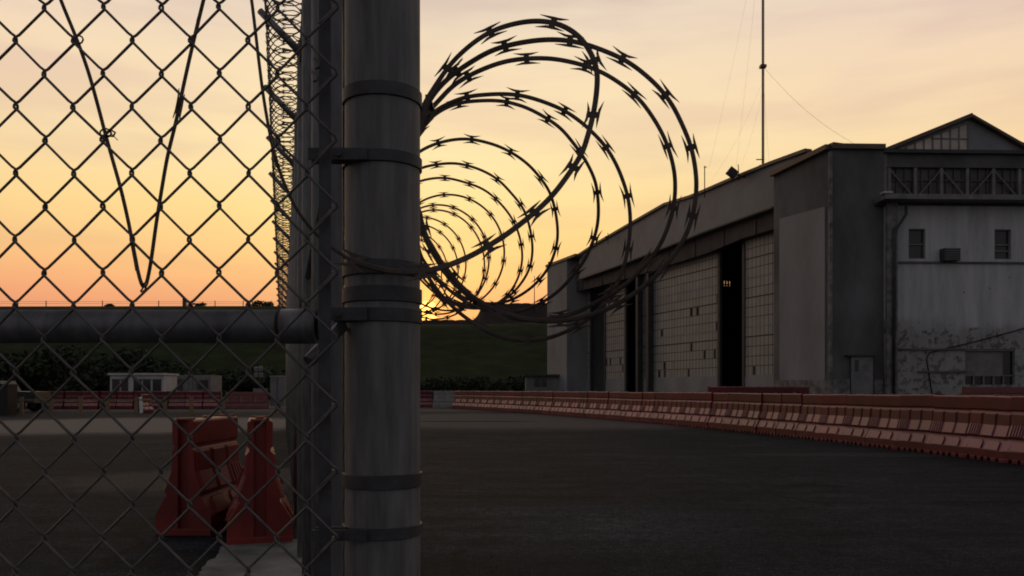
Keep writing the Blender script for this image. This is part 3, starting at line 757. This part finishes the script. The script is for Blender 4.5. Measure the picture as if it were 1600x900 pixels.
bv = b_body.modifiers.new('soft', 'BEVEL'); bv.width = .007; bv.segments = 2; bv.limit_method = 'ANGLE'; bv.angle_limit = R(25)
def variant(m):
    p = copy_tree(proto)
    for c_ in p.children:
        c_.data = c_.data.copy(); c_.data.materials[0] = m
    return p
used = [False]
def barrier(x, y, rot, label, group=None, scale=(1,1,1), src=None, z0=0):
    if src is None and not used[0]: o = proto; used[0] = True
    else: o = copy_tree(src or proto)
    o.location = (x, y, z0); o.rotation_euler = (random.gauss(0,.006), random.gauss(0,.006), rot); o.scale = scale
    o['label'] = label; o['category'] = 'barrier'
    if group: o['group'] = group
    elif 'group' in o: del o['group']
    return o
# the long curved row on the right
rowp = [Vector(p) for p in ((10.6,6.0,0),(9.75,10.5,0),(9.05,14.0,0),(8.15,20,0),(6.85,26.8,0),(4.7,34.2,0),(1.75,43,0),(-1.2,50.3,0),(-3.9,56,0))]
path = cat_rom(rowp, .05); d = 0; last = path[0]; want = .5; k = 0
cum = [0]
for a, b in zip(path, path[1:]): cum.append(cum[-1]+(b-a).length)
def pos_at(s_):
    for i in range(len(cum)-1):
        if cum[i+1] >= s_:
            t = (s_-cum[i])/(cum[i+1]-cum[i]); return path[i].lerp(path[i+1], t), (path[i+1]-path[i]).normalized()
    return path[-1], (path[-1]-path[-2]).normalized()
s_ = 4.0; cnt = 0
while s_ < cum[-1]-.3:
    p, t = pos_at(s_); jit = random.gauss(0, .02)
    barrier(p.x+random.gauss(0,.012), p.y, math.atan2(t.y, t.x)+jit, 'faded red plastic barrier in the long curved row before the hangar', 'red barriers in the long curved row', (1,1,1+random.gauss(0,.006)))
    s_ += 1.078; cnt += 1
print('row barriers', cnt)
# two near barriers behind the mesh: newer, redder plastic
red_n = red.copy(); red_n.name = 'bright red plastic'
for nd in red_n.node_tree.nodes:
    if nd.type == 'MIX': nd.inputs[7].default_value = (.30,.075,.055,1)  # dimmer painted highlight tint for the upward faces
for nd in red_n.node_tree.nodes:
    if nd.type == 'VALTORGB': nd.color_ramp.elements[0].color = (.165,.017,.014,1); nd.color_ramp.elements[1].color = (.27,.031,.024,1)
def place_near(o, x, y, rot, label, group, scale):
    o.location = (x,y,0); o.rotation_euler = (0,0,rot); o.scale = scale; o['label'] = label; o['category'] = 'barrier'
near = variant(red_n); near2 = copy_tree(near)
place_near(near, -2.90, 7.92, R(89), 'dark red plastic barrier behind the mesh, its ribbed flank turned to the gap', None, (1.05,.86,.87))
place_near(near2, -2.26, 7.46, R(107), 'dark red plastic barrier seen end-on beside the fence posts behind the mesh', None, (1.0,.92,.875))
# far row at the left
gpl = variant(greyplast); pal = variant(red2)
first = {id(gpl): gpl, id(pal): pal}
def use(src, *a, **kw):
    if first.get(id(src)) is not None:
        o = src; first[id(src)] = None
        x, y, rot, label, group = a; o.location = (x,y,0); o.rotation_euler = (0,0,rot); o.scale = kw.get('scale', (1,1,1)); o['label'] = label; o['category'] = 'barrier'
        if group: o['group'] = group
        return o
    return barrier(*a, src=src, **kw)
x = -33.0
while x < -18.6:
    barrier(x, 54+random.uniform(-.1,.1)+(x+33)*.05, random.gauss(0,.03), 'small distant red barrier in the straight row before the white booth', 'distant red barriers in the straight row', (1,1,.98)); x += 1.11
for px in (364, 386, 408):
    use(pal, (px-CX)/F*55, 55, R(3), 'pale pinkish red barrier in the far row right of the white booth', 'pale pinkish barriers in the far row', scale=(.85,1,.94))
use(gpl, (688-CX)/F*57.5, 57.5, R(4), 'left one of the two grey barriers ending the long red row', None, scale=(.85,1,1))
use(gpl, (706-CX)/F*57.5, 57.5, R(-4), 'right one of the two grey barriers, touching the long red row', None, scale=(.85,1,1))
for px in (640, 664):
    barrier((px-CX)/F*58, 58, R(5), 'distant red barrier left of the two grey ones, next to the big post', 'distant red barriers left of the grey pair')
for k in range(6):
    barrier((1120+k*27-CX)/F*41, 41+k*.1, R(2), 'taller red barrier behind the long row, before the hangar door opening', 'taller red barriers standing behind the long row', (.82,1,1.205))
for k in range(5):
    barrier((1520+k*30-CX)/F*38, 38+k*.1, R(-3), 'pale tall barrier behind the long row below the wide ground floor window', 'pale tall barriers by the hangar side wall', (.85,1,1.19), src=pal)

# ---------------------------------------------------------------- yard objects at the far left
fn = thing('post_and_rail_fence', 'low tan post and rail fence standing in the far yard', 'fence', (-20,43,0))
for px in (-12,34,80,126,168,213,258,299,349):
    X_ = (px-CX)/F*43; mb = MB(); mb.box(X_-.075, X_+.075, 42.93, 43.07, 0, .90); mb.build('post', tan_m, fn)
mb = MB(); mb.bar(((-40-CX)/F*43,43.1,.74), ((352-CX)/F*43,43.1,.74), .05, .07); mb.build('rail', tan_m, fn)
# leaning white board on a red end-on barrier
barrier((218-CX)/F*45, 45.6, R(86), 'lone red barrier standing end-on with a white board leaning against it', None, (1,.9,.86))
mb = MB(); a = P(221,646,44.4); a.z = .02; b = P(219.5,620,45); mb.bar(a, b, .17, .03, (0,1,0)); tag(mb.build('white_board', white_m), 'narrow white board leaning against the lone end-on red barrier', 'board')
# site booth
k58 = 58/F; X = lambda px: (px-CX)*k58; Z = lambda py: EYE+(HY-py)*k58
_X0 = X; X = lambda px: _X0(172+(px-172)*.88)
bo = thing('site_booth', 'white prefabricated site booth with dark windows behind the red barriers', 'booth', (X(220),58,0))
mb = MB(); mb.box(X(172), X(268), 58, 60.2, .15, Z(586)); mb.build('wall', white_m, bo)
mb = MB(); mb.box(X(170), X(270), 57.8, 60.4, Z(586), Z(583)); mb.build('roof', white_m, bo)
for a, b in ((176,189),(192,204),(214,228),(231,244),(248,263)):
    mb = MB(); mb.box(X(a), X(b), 57.95, 58.02, Z(611), Z(593)); wn_ = mb.build('window', glass_d, bo)
    mb = MB(); mb.box(X(a)-.04, X(b)+.04, 57.93, 57.99, Z(593), Z(593)+.06); mb.box(X(a)-.04, X(b)+.04, 57.93, 57.99, Z(611)-.06, Z(611)); c_ = mb.build('frame', grey_p); c_.parent = wn_
k64 = 64/F; X = lambda px: (px-CX)*k64; Z = lambda py: EYE+(HY-py)*k64
b2 = thing('site_container', 'dull grey site container just right of the white booth', 'container', (X(300),64,0))
mb = MB(); mb.box(X(271), X(329), 64, 66.5, .1, Z(586)); mb.build('body', grey_p, b2)
mb = MB()
for k in range(9): xx = X(273+k*6.6); mb.box(xx, xx+.06, 63.93, 63.995, .2, Z(588))
mb.build('ribs', grey_p, b2)
mb = MB(); mb.box(X(278), X(286), 63.9, 64.01, .15, Z(592)); mb.build('door', steel_d, b2)
mb = MB(); mb.box(X(310), X(325), 63.9, 64.01, Z(608), Z(594)); mb.build('window', glass_d, b2)
# lighting tower
k56 = 56.5/F; X = lambda px: (px-CX)*k56; Z = lambda py: EYE+(HY-py)*k56
lt = thing('light_tower', 'mobile lighting tower with folded mast between container and fence posts', 'light tower', (X(406),56.5,0))
mb = MB(); mb.box(X(399), X(413), 56, 57.2, .45, 1.35); mb.build('engine_housing', grey_p, lt)
mb = MB(); mb.tube([(X(406),56.6,1.3),(X(406),56.6,Z(574))], .06, 6); mb.bar((X(404),56.6,Z(572)), (X(425),56.6,Z(585)), .08, .08); mb.build('mast', steel_d, lt)
for px, py in ((401,577),(408,576),(401,586),(409,586)):
    mb = MB(); mb.obox((X(px),56.4,Z(py)), (.13,0,0), (0,.07,.02), (0,-.03,.13)); mb.build('lamp', grey_p, lt)
for dx in (-.35,.35):
    mb = MB(); mb.tube([(X(406)+dx,55.9,.3),(X(406)+dx,56.1,.3)], .3, 14); mb.build('wheel', rub, lt)
mb = MB(); mb.box(X(419), X(441), 57, 58, .12, Z(588)); cb = mb.build('equipment_cabinet', grey_p); tag(cb, 'pale grey boxy cabinet right of the lighting tower', 'cabinet')
mb = MB(); mb.box(X(418), X(442), 56.95, 58.05, Z(588), Z(587)); c_ = mb.build('lid', white_m); c_.parent = cb
mb = MB(); mb.box(X(430)-.01, X(430)+.01, 56.97, 56.99, .2, Z(589)); c_ = mb.build('door_seam', black_m); c_.parent = cb
# parked pickup, mostly past the left edge
def car(cx, cy, rot):
    o = thing('parked_pickup', 'dark pickup truck parked at the far left edge by the barriers', 'pickup', (cx,cy,0))
    prof = [(-2.6,.45),(-2.65,.95),(-2.5,1.05),(-1.2,1.12),(-.75,1.75),(.55,1.8),(1.0,1.2),(2.6,1.15),(2.65,.5)]
    mb = MB()
    body = [(-2.6,.45),(-2.66,.98),(-2.5,1.08),(-1.15,1.16),(1.0,1.18),(2.6,1.15),(2.66,.5)]
    mb.prism([(cx+a, cy-.9, b) for a, b in body], (0,1.8,0)); mb.build('body', black_m, o, recalc=True)
    mb = MB(); mb.prism([(cx+a, cy-.78, b) for a, b in ((-1.15,1.162),(-.6,1.74),(.6,1.78),(.98,1.182))], (0,1.56,0)); cab = mb.build('cab', black_m, o, recalc=True)
    mb = MB(); mb.prism([(cx+a, cy-.80, b) for a, b in ((-.98,1.22),(-.52,1.68),(-.05,1.68),(-.05,1.22))], (0,.01,0)); mb.build('window', glass_d, o)
    mb = MB(); mb.prism([(cx+a, cy-.80, b) for a, b in ((.03,1.22),(.03,1.68),(.52,1.68),(.85,1.22))], (0,.01,0)); mb.build('window', glass_d, o)
    for dx in (-1.7, 1.7):
        for dy in (-.85, .85):
            mb = MB(); mb.tube([(cx+dx,cy+dy-.12,.39),(cx+dx,cy+dy+.12,.39)], .39, 20); wh = mb.build('wheel', rub, o)
            mb = MB(); mb.tube([(cx+dx,cy+dy-.13,.39),(cx+dx,cy+dy+.13,.39)], .2, 14); r_ = mb.build('rim', grey_p); r_.parent = wh
    mb = MB(); mb.box(cx+2.62, cx+2.69, cy-.85, cy-.6, .8, 1.0); mb.build('tail_lamp', red, o)
    return o
car((-5-CX)/F*48, 48, 0)
# black cabinet post at the very left edge
mb = MB(); x0 = (2-CX)/F*41; mb.box(x0-.7, x0+.32, 41, 41.8, 0, 1.45); mb.box(x0-.74, x0+.36, 40.96, 41.84, 1.45, 1.55); tag(mb.build('waste_container', black_m), 'black waste container at the left edge in front of the pickup', 'container')

# ---------------------------------------------------------------- foreground fence
PX, PY_, PR = (597.5-CX)/F*1.15, 1.15, .0515
fa = thing('chain_link_fence', 'near chain link fence panel with thick round steel post', 'fence', (PX,PY_,0))
mb = MB(); zs_ = [-.2+i*.05 for i in range(70)]
mb.tube([(PX+math.sin(z_*1.3)*.0004, PY_, z_) for z_ in zs_], PR, 64); mb.build('terminal_post', galv_post, fa)
def zpx(py, Y=1.10): return EYE+(HY-py)/F*Y
for ya, yb in ((125,148),(232,252),(404,428),(445,470),(480,502),(743,766),(826,845)):
    mb = MB(); zc_ = zpx((ya+yb)/2); hgt = (yb-ya)/F*1.10
    mb.ring((PX,PY_,zc_), PR+.0003, hgt, .0028, 56)
    bnd = mb.build('clamp_band', band_m, fa)
    xl = {232:480, 480:516, 826:486}.get(ya)
    if xl:
        mb = MB(); xa = (xl-CX)/F*1.09
        mb.box(xa, PX-PR*.22, 1.0935, 1.0965, zc_-hgt/2+.0008, zc_+hgt/2-.0008); mb.box(xa, PX-PR*.8, 1.112, 1.115, zc_-hgt/2, zc_+hgt/2)
        c_ = mb.build('clamp_tongue', band_m); c_.parent = bnd; c_.location = (0,0,0)
        mb = MB(); xb = (528-CX)/F*1.09; mb.tube([(xb,1.090,zc_),(xb,1.125,zc_)], .0045, 6); c_ = mb.build('clamp_bolt', band_m); c_.parent = bnd
# top rail (rail + end cup)
zr_ = EYE+(HY-510)/F*1.055; xr = (497-CX)/F*1.055
mb = MB(); mb.tube([(-2.6,1.055,zr_),(xr-.05,1.055,zr_)], .0212, 32); mb.build('rail', galv, fa)
mb = MB(); mb.tube([(xr-.045,1.055,zr_),(xr-.001,1.055,zr_)], .0222, 32); mb.tube([(xr-.002,1.055,zr_),(xr+.012,1.06,zr_)], [.018,.012], 16); mb.build('rail_cup', galv, fa)
mb = MB(); ma = P(536,508,1.12); mb_ = P(498,548,1.09); mb.tube([ma, mb_, mb_+(mb_-ma)*.4], .0085, 10); mb.build('brace_rod', galv, fa)
mb = MB(); xa, xb = (499-CX)/F*1.03, (517-CX)/F*1.03; mb.box(xa, xb, 1.027, 1.032, .03, 2.5); mb.build('tension_bar', band_m, fa)
# fabric: one flattened zigzag wire per column, hooked into its neighbours
YM = 1.015; hx, hz = 45.5/F*YM, 51.85/F*YM
x_ref = (24-CX)/F*YM; z_ref = EYE+(HY-62)/F*YM
mb = MB(); wr = .00172
for k in range(-34, 11):
    xl_, xr2 = x_ref+k*hx, x_ref+(k+1)*hx
    pts = []; j0, j1 = -22, 19*2
    jz = int((z_ref-.05)/hz)
    for j in range(-22, jz+1):
        zc_ = z_ref-j*hz
        left = (j % 2 == 0) == (k % 2 == 0)
        sag = .0006*math.sin(k*1.7+j*.9)
        ov = .0016
        if left: xx, s2 = xl_-ov, 1
        else: xx, s2 = xr2+ov, -1
        yo = .0028*(1 if left else -1)
        pts += [(xx+s2*.0052, YM-yo*.6*s2 if False else YM+.0026*s2, zc_+.0062), (xx+s2*.0006, YM+.0016*s2, zc_+.0028), (xx, YM, zc_), (xx+s2*.0006, YM-.0016*s2, zc_-.0028), (xx+s2*.0052, YM-.0026*s2, zc_-.0062)]
    # tiny irregularity so the weave is not machine perfect
    pts = [(a+.0007*math.sin(c*21+k*.8)+.0004*math.sin(c*63+k), b, c+.0008*math.sin(a*17+k*1.1)) for a, b, c in pts]
    mb.tube(pts, wr, 6, caps=False)
mb.build('wire_mesh', wire_m, fa)
mb = MB()
for py in (14, 118, 221, 325, 428, 635, 738, 842):           # fabric ends hooked round the tension bar
    z_ = EYE+(HY-py)/F*1.02; xa = (476+45-CX)/F*1.02
    mb.tube([P(498,py+24,1.018), P(512,py+10,1.018), P(520,py,1.024), P(521,py-3,1.034), P(516,py+6,1.038), P(505,py+12,1.037)], .0019, 6)
for px, py in ((497,98),(494,118)): mb.tube([P(px-6,py-6,1.02),P(px,py-2,1.018),P(px+2,py+6,1.018),P(px-4,py+9,1.02)], .0018, 6)
mb.build('hooked_end', wire_m, fa)
# ---------------------------------------------------------------- receding fence
AX, BX = .146, -.2758
def fx(Y): return AX+BX*Y
fb = thing('receding_fence', 'tall chain link fence running away behind the post, with angled arms', 'fence', (fx(3.2),3.2,0))
ft = 3.92
Ys = [3.2+1.6*k for k in range(17)]
for Y in Ys:
    mb = MB(); mb.tube([(fx(Y),Y,-.1),(fx(Y),Y,ft)], .034, 20); mb.build('post', galv_post, fb)
    mb = MB(); a = Vector((fx(Y),Y,ft-.04)); mb.tube([a, a+Vector((-.32,0,.33))], [.030,.026], 12); mb.tube([(fx(Y),Y,ft-.06),(fx(Y),Y,ft+.03)], .038, 16); mb.build('outrigger_arm', galv, fb)
mb = MB(); mb.tube([(fx(1.25),1.25,ft-.1),(fx(29),29,ft-.1)], .021, 10); mb.tube([(fx(1.25),1.25,1.95),(fx(29),29,1.95)], .021, 10); mb.build('rail', galv, fb)
mb = MB()
xb = (526-CX)/F*1.3; mb.box(xb-.0085, xb+.0085, 1.3, 1.305, .03, 3.8); mb.build('tension_bar', galv, fb)
mb = MB(); dirv = Vector((BX,1,0)).normalized(); Lf = (29-1.3)/dirv.y
H = ft-.15; pz, pu = .072, .072
n1_ = int(11/pu)
for s2 in (1, -1):
    k = -int(H/pz)
    while k*pu < 11:
        # diagonals climbing at 45 degrees, clipped to the panel
        u0_, u1_ = k*pu, k*pu+H
        a0, a1 = max(0, u0_), min(11, u1_)
        if a1 > a0:
            za_, zb2 = (a0-u0_), (a1-u0_)
            if s2 < 0: za_, zb2 = H-za_, H-zb2
            A_ = Vector((fx(1.3),1.3,.05))+dirv*a0; B_ = Vector((fx(1.3),1.3,.05))+dirv*a1
            mb.bar((A_.x+.036+.002*s2, A_.y, .05+za_), (B_.x+.036+.002*s2, B_.y, .05+zb2), .0038, .0038)
        k += 1
mb.build('wire_mesh', wire_m, fb)
mb = MB(); Y0 = 12.3
for s2 in (1, -1):
    k = -int(H/.144)
    while k*.144 < 17:
        u0_ = k*.144; a0, a1 = max(0, u0_), min(17, u0_+H)
        if a1 > a0:
            za_, zb2 = (a0-u0_), (a1-u0_)
            if s2 < 0: za_, zb2 = H-za_, H-zb2
            A_ = Vector((fx(11.9),11.9,0))+dirv*a0; B_ = Vector((fx(11.9),11.9,0))+dirv*a1
            mb.bar((A_.x+.036, A_.y, .05+za_), (B_.x+.036, B_.y, .05+zb2), .006, .006)
        k += 1
mb.build('wire_mesh', wire_m, fb)

# ---------------------------------------------------------------- razor wire
def barbs(mb, c, t, b, nrm_, sc=1.0, ln=.0235):
    """one four-pointed cluster: waist plate and four blades, thin plate along t with width along b"""
    th = .0007*sc
    def plate(poly):
        mb.prism([c+t*x*sc+b*y*sc-nrm_*th for x, y in poly], nrm_*th*2)
    w_ = .0070
    plate([(-.0048,-w_*1.0),(.0048,-w_*1.0),(.0048,w_*1.0),(-.0048,w_*1.0)])
    for sy in (-1, 1):
        for sx in (-1, 1):
            e = random.uniform(.88,1.12); lift = random.uniform(.0,.0045)
            plate([(0, sy*w_*.80), (sx*.009, sy*w_*.90), (sx*ln*e, sy*(w_*1.2+lift)), (sx*.006, sy*w_*1.40), (0, sy*w_*1.42)][::(1 if sx*sy > 0 else -1)])
def tape(mb, pts, axis, w_=.0082, th=.0022, spacing=.094, sc=1.0, phase=.03, step=.006, barb=True, taper_ok=True):
    pts = smooth(cat_rom(pts, step), 3)
    n = len(pts); vs = []; fs = []; acc = -phase
    axis = Vector(axis)
    for i, p in enumerate(pts):
        t = (pts[min(i+1,n-1)]-pts[max(i-1,0)]).normalized()
        b = t.cross(axis); b.normalize(); m_ = b.cross(t).normalized()
        # folded tape round a core wire: six sided section, waisted between the barbs
        hw, ht = w_/2*sc, th/2*sc
        for q_, r_ in ((-1,0),(-.55,1),(.55,1),(1,0),(.55,-1),(-.55,-1)): vs.append(p+b*q_*hw+m_*r_*ht)
        if i:
            acc += (p-pts[i-1]).length
            if acc > spacing and barb:
                acc = random.uniform(-.012,.012); tw = random.uniform(-.22,.22)
                nn = (m_*math.cos(tw)+b*math.sin(tw)); bb_ = (b*math.cos(tw)-m_*math.sin(tw))
                barbs(mb, p, t, bb_, nn, sc)
        if i < n-1:
            for k in range(6): fs.append((i*6+k, i*6+(k+1) % 6, (i+1)*6+(k+1) % 6, (i+1)*6+k))
    mb.add(vs, fs)
def lift(l, Ya, Yb):
    n = len(l); return [P(x, y, Ya+(Yb-Ya)*i/(n-1)) for i, (x, y) in enumerate(l)]
AXIS = Vector((-.2,1,.08)).normalized()
# single big front loop that also sweeps across the post and up behind the mesh
l1 = [(655,190,1.245),(662,165,1.25),(675,142,1.27),(707,97,1.28),(745,63,1.28),(783,43,1.28),(830,33,1.27),(870,37,1.26),(900,53,1.25),(920,77,1.24),(932,107,1.23),(933,133,1.22),(928,173,1.21),(917,217,1.20),(905,247,1.19),(870,297,1.17),(840,328,1.16),(800,360,1.14),(773,378,1.13),(735,400,1.11),(690,418,1.09),(650,425,1.077),(600,422,1.072),(545,405,1.07),(500,372,1.068),(462,325,1.06),(438,270,1.055),(425,225,1.05),(413,160,1.05),(405,100,1.05),(398,40,1.05),(390,-20,1.05),(372,-110,1.05),(340,-200,1.06)]
mb = MB(); tape(mb, [P(*q_) for q_ in l1[:24]], (.25,1,.0), phase=.01)
tape(mb, [P(*q_) for q_ in l1[23:]], (1,.25,0), w_=.0050, th=.0048, spacing=.14, sc=.85)
tag(mb.build('razor_wire_loop', razor_m), 'loose razor wire strand looping over the sky then across the thick post', 'razor wire')
# the coil
loops = [
 (1.31,1.43,[(652,215),(657,190),(666,165),(683,140),(702,121),(728,102),(773,77),(830,64),(873,62),(907,67),(938,77),(973,92),(1000,110),(1028,135),(1050,163),(1067,197),(1080,230),(1087,267),(1088,300),(1082,338),(1067,377),(1040,415),(1007,447),(973,470),(940,487),(900,498),(857,502),(813,497),(773,483),(740,465),(716,443),(698,420),(681,398),(667,372),(657,340),(648,300),(646,250)]),
 (1.43,1.60,[(653,208),(665,180),(683,160),(713,130),(757,107),(800,94),(853,91),(893,97),(927,107),(950,118),(973,133),(997,153),(1018,180),(1037,213),(1048,243),(1054,270),(1055,300),(1052,325),(1043,357),(1027,390),(1003,420),(973,448),(940,468),(905,486),(870,496),(830,500),(790,494),(750,476),(715,448),(685,410),(664,372),(650,330),(643,280)]),
 (1.60,1.74,[(643,235),(650,207),(662,190),(685,170),(723,153),(757,148),(795,147),(827,152),(857,162),(882,173),(907,190),(927,208),(947,230),(963,257),(975,287),(982,313),(985,347),(981,390),(968,435),(945,473),(918,499),(885,518),(845,531),(805,531),(768,521),(737,503),(708,480),(680,449),(657,410),(644,365),(637,310),(638,260)]),
 (1.74,2.05,[(645,222),(660,197),(688,173),(723,160),(773,157),(803,162),(833,173),(872,197),(893,220),(908,240),(920,260),(930,283),(934,307),(935,337),(930,367),(914,405),(893,433),(870,457),(838,477),(800,488),(760,485),(722,468),(685,437),(655,395),(637,345),(630,300)]),
 (2.05,2.45,[(637,258),(657,236),(690,222),(727,217),(762,223),(793,235),(823,255),(845,279),(860,303),(869,337),(871,374),(861,410),(843,437),(820,457),(792,471),(760,474),(722,464),(685,440),(650,400),(630,355),(622,315)]),
 (2.45,2.75,[(634,278),(657,263),(690,256),(718,256),(750,265),(777,280),(799,302),(818,327),(828,357),(832,390),(827,420),(811,447),(788,468),(755,480),(720,476),(685,458),(650,420),(630,375),(622,330)]),
 (2.75,3.2,[(634,296),(660,282),(695,278),(730,286),(757,297),(780,316),(799,340),(811,367),(816,397),(813,423),(803,447),(785,468),(758,481),(722,480),(685,462),(650,428),(628,385),(618,345)])]
allp = []
for Ya, Yb, l in loops: allp += lift(l, Ya, Yb)
small = [(788,304,88),(764,320,80),(757,328,77),(728,339,71),(716,350,66),(700,360,61),(690,369,56),(682,377,52)]
prevY = 3.2
for i, (rt, tp, r_) in enumerate(small):
    ry_ = r_*(1.03+.035*(i % 3))+i*.35; cx_, cy_ = rt-r_, tp+ry_; Yb = 286/(small[i+1][2] if i+1 < len(small) else 40)
    for q_ in range(22):
        a = math.pi-.25-q_/22*2*math.pi; Y = prevY+(Yb-prevY)*q_/22
        allp.append(P(cx_+r_*math.cos(a), cy_-ry_*math.sin(a), Y))
    prevY = Yb
mb = MB(); tape(mb, allp, AXIS, step=.008)
# crimped clips where neighbouring turns meet
for (x_, y_, Y) in ((672,160,1.36),(667,172,1.45),(742,470,1.5)):
    p = P(x_, y_, Y); mb.bar(p-Vector((.001,.03,0)), p+Vector((.001,.03,-.002)), .008, .005)
tag(mb.build('razor_wire_coil', razor_m), 'large razor wire coil right of the post, framing the setting sun', 'razor wire')
# V shaped strand hanging behind the mesh
mb = MB()
v = [(60,-110),(80,-45),(95,0),(108,32),(121,64),(138,112),(153,165),(164,207),(176,250),(190,300),(203,358),(212,408),(220,442),(224,455),(229,444),(236,408),(244,350),(252,300),(262,243),(275,190),(288,128),(303,62),(318,0),(335,-70),(352,-140)]
tape(mb, [P(x_, y_, 1.04+(.012 if i > 13 else 0)) for i, (x_, y_) in enumerate(v)], (1,.16,0), w_=.0048, th=.0052, spacing=.13, phase=.0, sc=.8)
for px, py in ((121,62),(165,208),(224,455)):
    pts = [P(px+9*math.cos(a*.7), py+7*math.sin(a*.7), 1.026+.004*math.sin(a)) for a in range(0, 16)]
    if py == 455: pts = [P(px+4*math.cos(a*.9), py-6+7*math.sin(a*.6), 1.03+.01*math.sin(a)) for a in range(0, 10)]
    mb.tube(pts, .0011, 5)
mb.tube([P(165,208,1.02),P(172,202,1.015),P(180,207,1.015),P(177,213,1.015),P(166,212,1.02)], .0013, 5)
mb.tube([P(170,205,1.02),P(184,219,1.012)], .0006, 4)
tag(mb.build('razor_wire_strand', razor_m), 'V shaped razor wire strand hanging behind the mesh at upper left', 'razor wire')
# coil along the outrigger arms
mb = MB(); pts = []
Y = 3.0; a = 0; rr = .20
while Y < 29:
    pitch = .13+(Y-3)*.006
    cx_ = fx(Y)-.10; cz_ = ft+.12
    pts.append(Vector((cx_+rr*math.cos(a), Y, cz_+rr*1.0*math.sin(a))))
    a += 2*math.pi/14; Y += pitch/14
tape(mb, pts, (BX,1,0), spacing=.12, step=.07, w_=.009, sc=1.0)
Y = 3.07; a = 1.0; pts = []
while Y < 29:
    pts.append(Vector((fx(Y)-.12+.18*math.cos(-a), Y, ft+.10+.19*math.sin(-a)))); a += 2*math.pi/14; Y += (.26+(Y-3)*.006)/14
tape(mb, pts, (BX,1,0), spacing=.15, step=.07, w_=.009, sc=1.0)
tag(mb.build('razor_wire_coil', razor_m), 'long razor wire coil on the angled arms of the receding fence', 'razor wire')
